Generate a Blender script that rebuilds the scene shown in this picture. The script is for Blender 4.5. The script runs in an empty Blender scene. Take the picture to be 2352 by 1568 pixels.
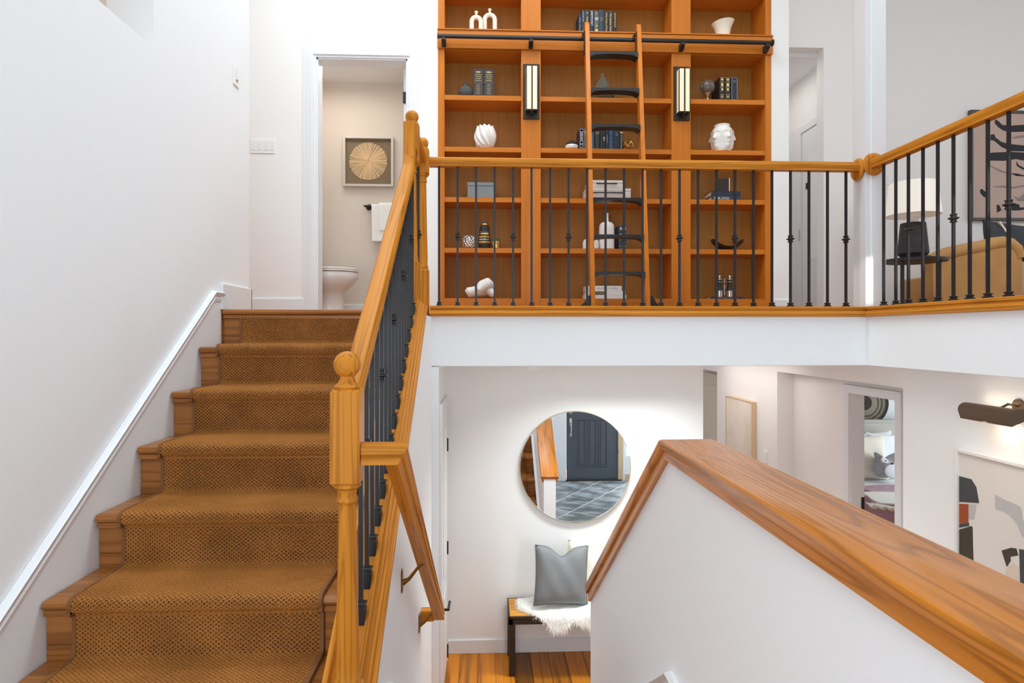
import bpy, bmesh, math, random
from mathutils import Vector, Matrix
random.seed(7)
PI = math.pi
SC = bpy.context.scene
COL = SC.collection

# ------------------------------------------------------------------ camera, world, lights, exposure
EYE = 2.344                      # eye height above the lower floor (z = 0)
FPX, VX, HY = 1450.0, 1112.0, 766.0
YAW = math.atan((1176.0 - VX) / FPX)
cam = bpy.data.objects.new('camera', bpy.data.cameras.new('camera'))
COL.objects.link(cam)
cam.location = (0, 0, EYE)
cam.rotation_euler = (PI / 2, 0, -YAW)
cam.data.sensor_width = 36.0
cam.data.lens = FPX / 2352.0 * 36.0
cam.data.shift_y = -(784.0 - HY) / 2352.0
cam.data.clip_start = 0.02
SC.camera = cam
w = bpy.data.worlds.new('sky')
SC.world = w
w.use_nodes = True
w.node_tree.nodes['Background'].inputs[0].default_value = (0.86, 0.93, 1.0, 1)
w.node_tree.nodes['Background'].inputs[1].default_value = 0.9
SC.view_settings.view_transform = 'Standard'
SC.view_settings.look = 'None'
SC.view_settings.exposure = -0.04
SC.view_settings.gamma = 1.0
SC.view_settings.use_curve_mapping = False
SC.cycles.use_denoising = True
SC.cycles.max_bounces = 10
SC.cycles.diffuse_bounces = 7


def area(name, loc, aim, size, energy, color=(1, 1, 1)):
    l = bpy.data.lights.new(name, 'AREA')
    l.shape = 'RECTANGLE'
    l.size, l.size_y = size
    l.energy = energy
    l.color = color
    o = bpy.data.objects.new(name, l)
    COL.objects.link(o)
    o.location = loc
    d = Vector(aim) - Vector(loc)
    flat = math.hypot(d.x, d.y) < 0.45 * abs(d.z)
    o.rotation_euler = (0, 0, 0) if flat else d.to_track_quat('-Z', 'Y').to_euler()
    return o


COOL, NEUT, WARM, AMB = (0.75, 0.925, 1.0), (0.9, 0.985, 1.0), (1, 0.94, 0.86), (1, 0.84, 0.66)
area('stairwell_fill_light', (0.7, 1.6, 5.95), (0.7, 1.6, 0), (3.6, 3.6), 62, COOL)  # added fill below the closed ceiling, no skylight is cut there
area('landing_fill_light', (-0.5, -1.45, 2.35), (0.2, 5, 1.7), (1.7, 2.4), 49, COOL)  # added fill behind the camera, the wall at its back is solid
area('upper_hall_light', (-0.2, 3.6, 5.95), (-0.2, 3.5, 2), (3.2, 1.2), 72, NEUT).data.spread = 2.6
area('lower_hall_light', (1.0, 4.06, 2.135), (0.75, 4.12, 0), (1.0, 0.2), 17.5, NEUT).data.spread = 2.3
area('entry_fill_light', (2.42, -0.6, 1.25), (1.6, 3.2, 0.9), (0.35, 1.7), 26, COOL)  # added fill beside the front door, no glazed sidelight stands there
area('back_hall_light', (2.2, 5.9, 2.135), (2.2, 5.9, 0), (0.4, 1.6), 7, WARM)
area('bathroom_light', (-1.3, 5.25, 4.55), (-1.3, 5.25, 2), (0.8, 0.3), 6.2, WARM)
area('bedroom_window_light', (5.9, 5.8, 1.4), (4.4, 6.6, 0.9), (1.6, 1.5), 40, COOL)
area('living_light', (4.6, 3.4, 5.9), (4.4, 5.4, 2.5), (2.4, 2.4), 66, NEUT)
area('side_room_light', (-2.2, 1.9, 5.9), (-2.2, 1.9, 3), (0.8, 1.6), 18, WARM)
area('hall_light', (2.7, 6.1, 4.88), (2.9, 6.3, 2), (0.5, 0.6), 3.2, WARM)
sl = bpy.data.lights.new('sun', 'SUN')
sl.energy = 5.0
sl.angle = 0.012
sl.color = (1, 0.96, 0.9)
so = bpy.data.objects.new('sun', sl)
COL.objects.link(so)
so.rotation_euler = Vector((0.1, 1, -0.35)).to_track_quat('-Z', 'Y').to_euler()


# ------------------------------------------------------------------ measuring helpers (pixel of the photo -> point on a plane)
def ray(x): return math.atan((x - 1176.0) / FPX) + YAW


def atY(x, y, Y):
    X = Y * math.tan(ray(x))
    d = Y * math.cos(YAW) + X * math.sin(YAW)
    return Vector((X, Y, EYE - (y - HY) * d / FPX))


def atX(x, y, X):
    Y = X / math.tan(ray(x))
    d = Y * math.cos(YAW) + X * math.sin(YAW)
    return Vector((X, Y, EYE - (y - HY) * d / FPX))


# ------------------------------------------------------------------ materials
MATS = {}


def srgb(r, g, b):
    f = lambda c: (c / 255.0) / 12.92 if c <= 10 else (((c / 255.0) + 0.055) / 1.055) ** 2.4
    return (f(r), f(g), f(b), 1)


def mat(name, col, rough=0.5, metal=0.0, bump=0.0, bscale=200.0, vary=0.0, vscale=6.0, spec=0.5, emit=None, estr=0, trans=0, alpha=1):
    m = bpy.data.materials.new(name)
    m.use_nodes = True
    nt = m.node_tree
    p = nt.nodes['Principled BSDF']
    p.inputs['Base Color'].default_value = col
    p.inputs['Roughness'].default_value = rough
    p.inputs['Metallic'].default_value = metal
    p.inputs['Specular IOR Level'].default_value = spec
    p.inputs['Transmission Weight'].default_value = trans
    if emit:
        p.inputs['Emission Color'].default_value = emit
        p.inputs['Emission Strength'].default_value = estr
    tc = nt.nodes.new('ShaderNodeTexCoord')
    if bump:
        n = nt.nodes.new('ShaderNodeTexNoise')
        n.inputs['Scale'].default_value = bscale
        n.inputs['Detail'].default_value = 3
        b = nt.nodes.new('ShaderNodeBump')
        b.inputs['Strength'].default_value = bump
        b.inputs['Distance'].default_value = 0.004
        nt.links.new(tc.outputs['Object'], n.inputs['Vector'])
        nt.links.new(n.outputs[0], b.inputs['Height'])
        nt.links.new(b.outputs[0], p.inputs['Normal'])
    if vary:
        n = nt.nodes.new('ShaderNodeTexNoise')
        n.inputs['Scale'].default_value = vscale
        n.inputs['Detail'].default_value = 4
        r = nt.nodes.new('ShaderNodeValToRGB')
        r.color_ramp.elements[0].position = 0.3
        r.color_ramp.elements[1].position = 0.7
        r.color_ramp.elements[0].color = [c * (1 - vary) for c in col[:3]] + [1]
        r.color_ramp.elements[1].color = [min(1, c * (1 + vary)) for c in col[:3]] + [1]
        nt.links.new(tc.outputs['Object'], n.inputs['Vector'])
        nt.links.new(n.outputs[0], r.inputs[0])
        nt.links.new(r.outputs[0], p.inputs['Base Color'])
    MATS[name] = m
    return m


def wood(name, light, dark, axis=(0, 0, 1), ring=14.0, scale=1.0, rough=0.32, rand=0.0, contrast=1.0, fibre=0.35, across=15.0, spec=0.3, along=0.5):
    """oak-like wood: contour bands of a stretched noise plus fine fibres, grain along `axis`"""
    m = bpy.data.materials.new(name)
    m.use_nodes = True
    nt = m.node_tree
    N, L = nt.nodes.new, nt.links.new
    p = nt.nodes['Principled BSDF']
    p.inputs['Roughness'].default_value = rough
    p.inputs['Specular IOR Level'].default_value = spec
    a = Vector(axis).normalized()
    b = a.cross(Vector((1, 0, 0)) if abs(a.x) < 0.9 else Vector((0, 1, 0))).normalized()
    c = a.cross(b)
    tc = N('ShaderNodeTexCoord')
    info = N('ShaderNodeObjectInfo')
    src = tc.outputs['Object']
    if rand:
        add = N('ShaderNodeVectorMath')
        add.operation = 'ADD'
        sc = N('ShaderNodeVectorMath')
        sc.operation = 'SCALE'
        cmb = N('ShaderNodeCombineXYZ')
        for i in range(3): L(info.outputs['Random'], cmb.inputs[i])
        L(cmb.outputs[0], sc.inputs[0])
        sc.inputs['Scale'].default_value = 37.0
        L(src, add.inputs[0]); L(sc.outputs[0], add.inputs[1])
        src = add.outputs[0]

    def coords(along, across):
        cmb = N('ShaderNodeCombineXYZ')
        for i, (v, s) in enumerate(((a, along), (b, across), (c, across))):
            d = N('ShaderNodeVectorMath')
            d.operation = 'DOT_PRODUCT'
            d.inputs[1].default_value = v * s
            L(src, d.inputs[0])
            L(d.outputs['Value'], cmb.inputs[i])
        return cmb.outputs[0]

    n1 = N('ShaderNodeTexNoise')
    n1.inputs['Scale'].default_value = scale
    n1.inputs['Detail'].default_value = 1.5
    L(coords(along, across), n1.inputs['Vector'])
    mul = N('ShaderNodeMath'); mul.operation = 'MULTIPLY'; mul.inputs[1].default_value = ring * 6.2832
    sn = N('ShaderNodeMath'); sn.operation = 'SINE'
    L(n1.outputs[0], mul.inputs[0]); L(mul.outputs[0], sn.inputs[0])
    mr = N('ShaderNodeMapRange')
    mr.inputs['From Min'].default_value = -1
    mr.inputs['From Max'].default_value = 1
    L(sn.outputs[0], mr.inputs['Value'])
    pw = N('ShaderNodeMath'); pw.operation = 'POWER'; pw.inputs[1].default_value = 3.5
    L(mr.outputs[0], pw.inputs[0])
    n2 = N('ShaderNodeTexNoise')
    n2.inputs['Scale'].default_value = scale
    n2.inputs['Detail'].default_value = 3
    L(coords(4.0, 150.0), n2.inputs['Vector'])
    n3 = N('ShaderNodeTexNoise')
    n3.inputs['Scale'].default_value = scale
    L(coords(0.8, 5.0), n3.inputs['Vector'])
    s1 = N('ShaderNodeMath'); s1.operation = 'MULTIPLY'; s1.inputs[1].default_value = 0.5 * contrast
    L(pw.outputs[0], s1.inputs[0])
    s2 = N('ShaderNodeMath'); s2.operation = 'MULTIPLY_ADD'; s2.inputs[1].default_value = fibre
    L(n2.outputs[0], s2.inputs[0]); L(s1.outputs[0], s2.inputs[2])
    s3 = N('ShaderNodeMath'); s3.operation = 'MULTIPLY_ADD'; s3.inputs[1].default_value = 0.22
    L(n3.outputs[0], s3.inputs[0]); L(s2.outputs[0], s3.inputs[2])
    rp = N('ShaderNodeValToRGB')
    rp.color_ramp.elements[0].position = 0.2
    rp.color_ramp.elements[0].color = light
    rp.color_ramp.elements[1].position = 0.9
    rp.color_ramp.elements[1].color = dark
    L(s3.outputs[0], rp.inputs[0])
    outc = rp.outputs[0]
    if rand:
        hs = N('ShaderNodeHueSaturation')
        mrr = N('ShaderNodeMapRange')
        mrr.inputs['To Min'].default_value = 1 - rand
        mrr.inputs['To Max'].default_value = 1 + rand * 0.35
        L(info.outputs['Random'], mrr.inputs['Value'])
        L(mrr.outputs[0], hs.inputs['Value'])
        L(outc, hs.inputs['Color'])
        outc = hs.outputs[0]
    L(outc, p.inputs['Base Color'])
    bp = N('ShaderNodeBump')
    bp.inputs['Strength'].default_value = 0.12
    bp.inputs['Distance'].default_value = 0.001
    L(n2.outputs[0], bp.inputs['Height'])
    L(bp.outputs[0], p.inputs['Normal'])
    MATS[name] = m
    return m


SLOPE = 0.1896 / 0.267
SL = (0, 1, SLOPE)
OAKL, OAKD = srgb(210, 136, 46), srgb(150, 90, 26)
for nm, ax in (('oak_x', (1, 0, 0)), ('oak_y', (0, 1, 0)), ('oak_z', (0, 0, 1)), ('oak_s', SL), ('oak_d', (0, 1, -SLOPE))):
    wood(nm, OAKL, OAKD, ax, ring=8, rough=0.4, across=24, contrast=0.75, spec=0.12)
CAPL, CAPD = srgb(206, 128, 48), srgb(124, 72, 22)
wood('cap_y', CAPL, CAPD, (0, 1, 0), ring=10, rough=0.22, contrast=0.65, across=15, spec=0.4, along=0.8)
wood('cap_d', CAPL, CAPD, (0, 1, -SLOPE), ring=10, rough=0.22, contrast=0.65, across=15, spec=0.4, along=0.8)
CHL, CHD = srgb(206, 120, 34), srgb(176, 97, 24)
for nm, ax in (('cherry_x', (1, 0, 0)), ('cherry_z', (0, 0, 1))):
    wood(nm, CHL, CHD, ax, ring=5, rough=0.38, contrast=0.5)
wood('cherry_shaded', srgb(174, 118, 50), srgb(142, 92, 34), (0, 0, 1), ring=5, rough=0.5, contrast=0.4)  # darker cherry copy, shade inside the bays is put into its colour
wood('tread_x', srgb(172, 110, 56), srgb(116, 68, 30), (1, 0, 0), ring=5, rough=0.3, rand=0.18, contrast=0.7)
wood('plank_y', srgb(224, 138, 32), srgb(118, 64, 22), (0, 1, 0), ring=4, rough=0.3, rand=0.75, contrast=0.8)
wood('bench_x', srgb(222, 152, 48), srgb(176, 108, 30), (1, 0, 0), ring=4, rough=0.3, contrast=0.6)

mat('wall', srgb(241, 243, 246), 0.85, bump=0.12, bscale=130, spec=0.2)
mat('wall_warm', srgb(241, 240, 239), 0.85, bump=0.10, bscale=130, spec=0.2)
mat('wall_greige', srgb(220, 208, 196), 0.85, bump=0.1, bscale=130, spec=0.2)
mat('wall_beige', srgb(205, 198, 184), 0.85, bump=0.1, bscale=130, spec=0.2)  # darker beige for the far alcove walls and door
mat('trim_white', srgb(232, 234, 237), 0.4)
mat('plate_white', srgb(242, 242, 242), 0.35)
mat('tan', srgb(205, 165, 130), 0.8)
mat('iron', srgb(44, 44, 48), 0.38, 0.3)
mat('black', srgb(28, 27, 27), 0.45)
mat('ladder_black', srgb(34, 33, 33), 0.35)
mat('bronze', srgb(58, 50, 42), 0.5, 0.4)
mat('brass', srgb(150, 110, 50), 0.35, 0.9)
mat('lens', srgb(240, 226, 196), 0.5, emit=srgb(255, 228, 180), estr=0.25)
mat('cream', srgb(238, 226, 206), 0.4)
mat('ceramic', srgb(238, 234, 228), 0.3)
mat('porcelain', srgb(232, 228, 224), 0.12)
mat('plaster', srgb(236, 231, 228), 0.8)
mat('towel', srgb(246, 244, 240), 0.95, bump=0.5, bscale=500)
mat('navy', srgb(44, 54, 76), 0.6)
mat('navy2', srgb(34, 40, 56), 0.6)
mat('blue', srgb(58, 84, 112), 0.6)
mat('charcoal', srgb(52, 50, 52), 0.6)
mat('dark', srgb(36, 30, 28), 0.6)
mat('darkgreen', srgb(52, 58, 52), 0.6)
mat('greygreen', srgb(90, 96, 84), 0.6)
mat('pages', srgb(214, 190, 160), 0.9)
mat('paper', srgb(240, 238, 234), 0.7)
mat('ink_gold', srgb(222, 190, 120), 0.4)
mat('ink_white', srgb(232, 232, 230), 0.6)
mat('ink_black', srgb(24, 22, 20), 0.6)
mat('ink_grey', srgb(160, 165, 175), 0.6)
mat('linen_grey', srgb(128, 132, 134), 0.8, bump=0.35, bscale=240, vary=0.05)
mat('box_white', srgb(226, 216, 208), 0.6)
mat('gold', srgb(214, 170, 96), 0.25, 0.9)
mat('silver', srgb(196, 192, 190), 0.2, 0.95)
mat('chrome', srgb(205, 205, 208), 0.15, 1.0)
mat('mirror', (0.93, 0.93, 0.93, 1), 0.0, 1.0)
mat('mirror_rim', srgb(196, 180, 150), 0.3, 0.8)
mat('smoke', srgb(60, 46, 42), 0.12, trans=0.6)
mat('glass', srgb(206, 212, 198), 0.05, trans=0.85)
mat('orb', srgb(150, 140, 136), 0.08, trans=0.7)
mat('leaf', srgb(70, 110, 60), 0.6)
mat('stone_grey', srgb(74, 76, 74), 0.8, bump=0.5, bscale=150)
mat('rubber', srgb(58, 56, 58), 0.7)
mat('pillow_grey', srgb(130, 132, 134), 0.9, bump=0.25, bscale=420)
mat('pillow_cream', srgb(232, 222, 208), 0.9, bump=0.2, bscale=300)
mat('fur', srgb(250, 248, 242), 0.95)
mat('velvet', srgb(196, 150, 92), 0.8, vary=0.1, vscale=5)
mat('velvet_pale', srgb(192, 176, 168), 0.8)
mat('velvet_dark', srgb(48, 50, 58), 0.6)
mat('shade', srgb(246, 242, 234), 0.9, emit=srgb(255, 246, 230), estr=0.18)
mat('canvas_pink', srgb(196, 172, 160), 0.85)
mat('brush', srgb(46, 44, 48), 0.8)
mat('brushlight', srgb(150, 134, 128), 0.8)
mat('frame_dark', srgb(84, 80, 80), 0.5)
mat('frame_white', srgb(232, 228, 224), 0.5)
mat('frame_wood', srgb(212, 184, 150), 0.6)
mat('art_paper', srgb(226, 218, 210), 0.9)
mat('art_grey', srgb(190, 187, 185), 0.9)
mat('art_slate', srgb(72, 72, 74), 0.9)
mat('art_olive', srgb(70, 62, 48), 0.9)
mat('art_rust', srgb(160, 76, 36), 0.9)
mat('art_sand', srgb(218, 200, 184), 0.9)
mat('mat_brown', srgb(126, 108, 84), 0.8)
mat('stick', srgb(232, 200, 156), 0.7)
mat('silver_frame', srgb(206, 196, 186), 0.4, 0.3)
mat('lampshade_bronze', srgb(96, 76, 58), 0.45, 0.5)
mat('glow', (1, 1, 1, 1), 0.5, emit=srgb(255, 226, 180), estr=6)
mat('mauve', srgb(182, 148, 160), 0.95, bump=0.6, bscale=90, vary=0.12, vscale=20)
mat('linen_white', srgb(238, 238, 240), 0.9, bump=0.2, bscale=60)
mat('throw', srgb(232, 228, 222), 0.95, bump=0.5, bscale=140)
mat('headboard', srgb(188, 180, 172), 0.8)
mat('fox_grey', srgb(168, 168, 172), 0.95, bump=0.5, bscale=300)
mat('fox_white', srgb(228, 228, 232), 0.95)
mat('basket_dark', srgb(74, 66, 60), 0.9)
mat('basket_light', srgb(176, 164, 148), 0.9)
mat('door_black', srgb(84, 90, 100), 0.3)
mat('grout', srgb(225, 230, 232), 0.8)


def special_mats():
    # woven stair carpet
    m = bpy.data.materials.new('carpet'); MATS['carpet'] = m
    m.use_nodes = True
    nt = m.node_tree; N, L = nt.nodes.new, nt.links.new
    p = nt.nodes['Principled BSDF']
    p.inputs['Roughness'].default_value = 0.95
    p.inputs['Specular IOR Level'].default_value = 0.15
    p.inputs['Sheen Weight'].default_value = 0.9
    p.inputs['Sheen Roughness'].default_value = 0.35
    p.inputs['Sheen Tint'].default_value = srgb(236, 158, 72)
    uv = N('ShaderNodeUVMap')
    jn = N('ShaderNodeTexNoise'); jn.inputs['Scale'].default_value = 70; L(uv.outputs[0], jn.inputs['Vector'])
    jv = N('ShaderNodeVectorMath'); jv.operation = 'MULTIPLY_ADD'
    jv.inputs[1].default_value = (0.007, 0.007, 0); L(jn.outputs['Color'], jv.inputs[0]); L(uv.outputs[0], jv.inputs[2])
    sep = N('ShaderNodeSeparateXYZ'); L(jv.outputs[0], sep.inputs[0])

    def sine(sock, pitch):
        a = N('ShaderNodeMath'); a.operation = 'MULTIPLY'; a.inputs[1].default_value = 2 * PI / pitch
        b = N('ShaderNodeMath'); b.operation = 'SINE'
        L(sock, a.inputs[0]); L(a.outputs[0], b.inputs[0]); return b.outputs[0]
    pr = N('ShaderNodeMath'); pr.operation = 'MULTIPLY'
    L(sine(sep.outputs[0], 0.0165), pr.inputs[0]); L(sine(sep.outputs[1], 0.0135), pr.inputs[1])
    ns = N('ShaderNodeTexNoise'); ns.inputs['Scale'].default_value = 420
    L(uv.outputs[0], ns.inputs['Vector'])
    ad = N('ShaderNodeMath'); ad.operation = 'MULTIPLY_ADD'; ad.inputs[1].default_value = 0.9
    L(ns.outputs[0], ad.inputs[0]); L(pr.outputs[0], ad.inputs[2])
    rp = N('ShaderNodeValToRGB')
    rp.color_ramp.elements[0].position = 0.0; rp.color_ramp.elements[0].color = srgb(92, 56, 30)  # dark ramp end paints shade into the pits between the loops
    rp.color_ramp.elements[1].position = 0.24; rp.color_ramp.elements[1].color = srgb(178, 116, 60)
    L(ad.outputs[0], rp.inputs[0])
    big = N('ShaderNodeTexNoise'); big.inputs['Scale'].default_value = 5.0; big.inputs['Detail'].default_value = 3
    L(uv.outputs[0], big.inputs['Vector'])
    mr = N('ShaderNodeMapRange'); mr.inputs['From Min'].default_value = 0.3; mr.inputs['From Max'].default_value = 0.7
    mr.inputs['To Min'].default_value = 0.72; mr.inputs['To Max'].default_value = 1.2
    L(big.outputs[0], mr.inputs['Value'])
    hs = N('ShaderNodeHueSaturation'); L(rp.outputs[0], hs.inputs['Color']); L(mr.outputs[0], hs.inputs['Value'])
    L(hs.outputs[0], p.inputs['Base Color'])
    bp = N('ShaderNodeBump'); bp.inputs['Strength'].default_value = 0.9; bp.inputs['Distance'].default_value = 0.004
    L(ad.outputs[0], bp.inputs['Height']); L(bp.outputs[0], p.inputs['Normal'])
    # slate tile, watercolour, hammered metal
    m = bpy.data.materials.new('slate'); MATS['slate'] = m
    m.use_nodes = True
    nt = m.node_tree; N, L = nt.nodes.new, nt.links.new
    p = nt.nodes['Principled BSDF']; p.inputs['Roughness'].default_value = 0.35
    tc = N('ShaderNodeTexCoord'); oi = N('ShaderNodeObjectInfo')
    mp = N('ShaderNodeMapping'); mp.inputs['Scale'].default_value = (2.0, 3.0, 2.0)
    L(tc.outputs['Object'], mp.inputs[0]); L(oi.outputs['Random'], mp.inputs['Location'])
    n = N('ShaderNodeTexNoise'); n.inputs['Scale'].default_value = 2.2; n.inputs['Detail'].default_value = 6
    L(mp.outputs[0], n.inputs['Vector'])
    rp = N('ShaderNodeValToRGB')
    rp.color_ramp.elements[0].position = 0.3; rp.color_ramp.elements[0].color = srgb(92, 106, 116)
    rp.color_ramp.elements[1].position = 0.68; rp.color_ramp.elements[1].color = srgb(176, 186, 196)
    e = rp.color_ramp.elements.new(0.5); e.color = srgb(138, 138, 136)
    L(n.outputs[0], rp.inputs[0]); L(rp.outputs[0], p.inputs['Base Color'])
    m = bpy.data.materials.new('watercolour'); MATS['watercolour'] = m
    m.use_nodes = True
    nt = m.node_tree; N, L = nt.nodes.new, nt.links.new
    p = nt.nodes['Principled BSDF']; p.inputs['Roughness'].default_value = 0.9
    tc = N('ShaderNodeTexCoord')
    n = N('ShaderNodeTexNoise'); n.inputs['Scale'].default_value = 2.2; n.inputs['Detail'].default_value = 5; n.inputs['Distortion'].default_value = 0.3
    L(tc.outputs['Object'], n.inputs['Vector'])
    rp = N('ShaderNodeValToRGB')
    rp.color_ramp.elements[0].position = 0.36; rp.color_ramp.elements[0].color = srgb(206, 188, 158)
    rp.color_ramp.elements[1].position = 0.62; rp.color_ramp.elements[1].color = srgb(232, 224, 212)
    L(n.outputs[0], rp.inputs[0]); L(rp.outputs[0], p.inputs['Base Color'])
    for nm, col, rough, metal, sc, st in (('hammered', srgb(200, 194, 192), 0.2, 0.95, 55, 1.0), ('ribbed', srgb(48, 47, 46), 0.6, 0, 0, 0)):
        m = bpy.data.materials.new(nm); MATS[nm] = m
        m.use_nodes = True
        nt = m.node_tree; N, L = nt.nodes.new, nt.links.new
        p = nt.nodes['Principled BSDF']
        p.inputs['Base Color'].default_value = col; p.inputs['Roughness'].default_value = rough; p.inputs['Metallic'].default_value = metal
        if sc:
            tc = N('ShaderNodeTexCoord'); v = N('ShaderNodeTexVoronoi'); v.inputs['Scale'].default_value = 75
            b = N('ShaderNodeBump'); b.inputs['Strength'].default_value = st; b.inputs['Distance'].default_value = 0.01
            L(tc.outputs['Object'], v.inputs['Vector']); L(v.outputs['Distance'], b.inputs['Height']); L(b.outputs[0], p.inputs['Normal'])


special_mats()


# ------------------------------------------------------------------ mesh building
class G:
    def __init__(s):
        s.bm = bmesh.new()
        s.uv = None

    def poly(s, vs, fs):
        v = [s.bm.verts.new(p) for p in vs]
        out = []
        for f in fs:
            try: out.append(s.bm.faces.new([v[i] for i in f]))
            except ValueError: pass
        return v, out

    def box(s, x0, x1, y0, y1, z0, z1, bev=0, seg=1):
        x0, x1 = min(x0, x1), max(x0, x1); y0, y1 = min(y0, y1), max(y0, y1); z0, z1 = min(z0, z1), max(z0, z1)
        return s.hexa([(x0, y0, z0), (x1, y0, z0), (x1, y1, z0), (x0, y1, z0), (x0, y0, z1), (x1, y0, z1), (x1, y1, z1), (x0, y1, z1)], bev, seg)

    def hexa(s, c, bev=0, seg=1):
        v, f = s.poly(c, [(0, 3, 2, 1), (4, 5, 6, 7), (0, 1, 5, 4), (1, 2, 6, 5), (2, 3, 7, 6), (3, 0, 4, 7)])
        if bev:
            es = list({e for x in v for e in x.link_edges})
            bmesh.ops.bevel(s.bm, geom=es, offset=bev, segments=seg, affect='EDGES', profile=0.5)
        return s

    def prism(s, pts, axis, a, b):
        n = len(pts)
        def P(p, t): return {'x': (t, p[0], p[1]), 'y': (p[0], t, p[1]), 'z': (p[0], p[1], t)}[axis]
        vs = [P(p, a) for p in pts] + [P(p, b) for p in pts]
        s.poly(vs, [tuple(range(n))[::-1], tuple(range(n, 2 * n))] + [(i, (i + 1) % n, n + (i + 1) % n, n + i) for i in range(n)])
        return s

    def lathe(s, prof, cx=0, cy=0, n=24, fn=None, squash=(1, 1)):
        rings = []
        for r, z in prof:
            row = []
            for k in range(n):
                t = 2 * PI * k / n
                rr, zz = (r, z) if fn is None else fn(r, z, t)
                row.append((cx + rr * math.cos(t) * squash[0], cy + rr * math.sin(t) * squash[1], zz))
            rings.append(row)
        vs = [p for row in rings for p in row]
        fs = []
        for i in range(len(rings) - 1):
            for k in range(n):
                a = i * n + k; b = i * n + (k + 1) % n
                fs.append((a, b, b + n, a + n))
        fs.append(tuple(range(n))[::-1]); m = (len(rings) - 1) * n
        fs.append(tuple(range(m, m + n)))
        s.poly(vs, fs)
        return s

    def rings(s, rows, closed=True, cap=True):
        n = len(rows[0]); vs = [p for r in rows for p in r]; fs = []
        for i in range(len(rows) - 1):
            for k in range(n if closed else n - 1):
                a = i * n + k; b = i * n + (k + 1) % n
                fs.append((a, b, b + n, a + n))
        if cap and closed:
            fs.append(tuple(range(n))[::-1]); m = (len(rows) - 1) * n
            fs.append(tuple(range(m, m + n)))
        s.poly(vs, fs)
        return s

    def tube(s, pts, r, n=10, squash=1.0):
        pts = [Vector(p) for p in pts]
        rs = r if isinstance(r, (list, tuple)) else [r] * len(pts)
        rows = []
        up = None
        for i, p in enumerate(pts):
            t = (pts[min(i + 1, len(pts) - 1)] - pts[max(i - 1, 0)]).normalized()
            if up is None:
                up = Vector((0, 0, 1)) if abs(t.z) < 0.9 else Vector((1, 0, 0))
            a = t.cross(up)
            if a.length < 1e-4: a = t.cross(Vector((0, 1, 0)))
            a.normalize(); b = a.cross(t).normalized()
            up = b
            rows.append([tuple(p + a * (rs[i] * math.cos(2 * PI * k / n)) + b * (rs[i] * squash * math.sin(2 * PI * k / n))) for k in range(n)])
        return s.rings(rows)

    def sweep(s, prof, pts, up=(0, 0, 1), sub=None):
        """profile (side, up) polygon swept along a polyline with mitred corners"""
        pts = [Vector(p) for p in pts]; U = Vector(up)
        segs = [(pts[i + 1] - pts[i]).normalized() for i in range(len(pts) - 1)]
        rows = []
        for i, p in enumerate(pts):
            t = segs[min(i, len(segs) - 1)] if i == 0 else segs[i - 1]
            side = t.cross(U)
            if side.length < 1e-3:
                side = s.last_side
            side.normalize(); s.last_side = side
            upv = side.cross(t).normalized()
            nrm = t if i in (0, len(pts) - 1) else (segs[i - 1] + segs[i]).normalized()
            row = []
            for a, b in prof:
                q = p + side * a + upv * b
                q = q - t * ((q - p).dot(nrm) / t.dot(nrm))
                row.append(tuple(q))
            rows.append(row)
        return s.rings(rows[sub[0]:sub[1] + 1] if sub else rows)

    def sphere(s, c, r, n=16, m=10, sq=(1, 1, 1)):
        rows = []
        for i in range(m + 1):
            ph = -PI / 2 + PI * i / m
            rr = max(math.cos(ph), 0.02)
            rows.append([(c[0] + r * sq[0] * rr * math.cos(2 * PI * k / n), c[1] + r * sq[1] * rr * math.sin(2 * PI * k / n), c[2] + r * sq[2] * math.sin(ph)) for k in range(n)])
        return s.rings(rows)

    def disc(s, c, r, axis, t, n=40, hole=0):
        """round plate of thickness t, faces along axis"""
        pts = [(r * math.cos(2 * PI * k / n), r * math.sin(2 * PI * k / n)) for k in range(n)]
        if axis == 'y': return s.prism([(c[0] + a, c[2] + b) for a, b in pts], 'y', c[1] - t / 2, c[1] + t / 2)
        if axis == 'x': return s.prism([(c[1] + a, c[2] + b) for a, b in pts], 'x', c[0] - t / 2, c[0] + t / 2)
        return s.prism([(c[0] + a, c[1] + b) for a, b in pts], 'z', c[2] - t / 2, c[2] + t / 2)


def mesh_of(g, name, sharp=35):
    bm = g.bm
    bmesh.ops.remove_doubles(bm, verts=bm.verts, dist=1e-6)
    bmesh.ops.recalc_face_normals(bm, faces=bm.faces)
    lim = math.radians(sharp)
    for f in bm.faces: f.smooth = True
    for e in bm.edges:
        if len(e.link_faces) != 2 or e.calc_face_angle(9) > lim: e.smooth = False
    me = bpy.data.meshes.new(name)
    bm.to_mesh(me); bm.free()
    return me


def obj(name, g, m, parent=None, sharp=35):
    me = mesh_of(g, name, sharp) if isinstance(g, G) else g
    if m: me.materials.append(MATS[m])
    o = bpy.data.objects.new(name, me)
    COL.objects.link(o)
    if parent:
        o.parent = parent
        o.location = parent.get('_off', (0, 0, 0))
    return o


def thing(name, label, cat, loc, group=None):
    o = bpy.data.objects.new(name, None)
    COL.objects.link(o)
    o.empty_display_size = 0.05
    o.location = loc
    o['label'] = label; o['category'] = cat
    if group: o['group'] = group
    o['_off'] = (-loc[0], -loc[1], -loc[2])
    return o


def tag(o, label, cat, group=None):
    o['label'] = label; o['category'] = cat
    if group: o['group'] = group
    return o


def struct(name, g, m, parent=None):
    o = obj(name, g, m, parent)
    if not parent: o['kind'] = 'structure'
    return o


def part(name, g, m, parent, label=None, sharp=35):
    o = obj(name, g, m, parent, sharp)
    if parent.parent is not None or parent.type == 'MESH':      # child of a mesh: its own origin is already carried
        o.location = (0, 0, 0)
    if label: o['label'] = label
    return o


def B(*a, **k): return G().box(*a, **k)


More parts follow.
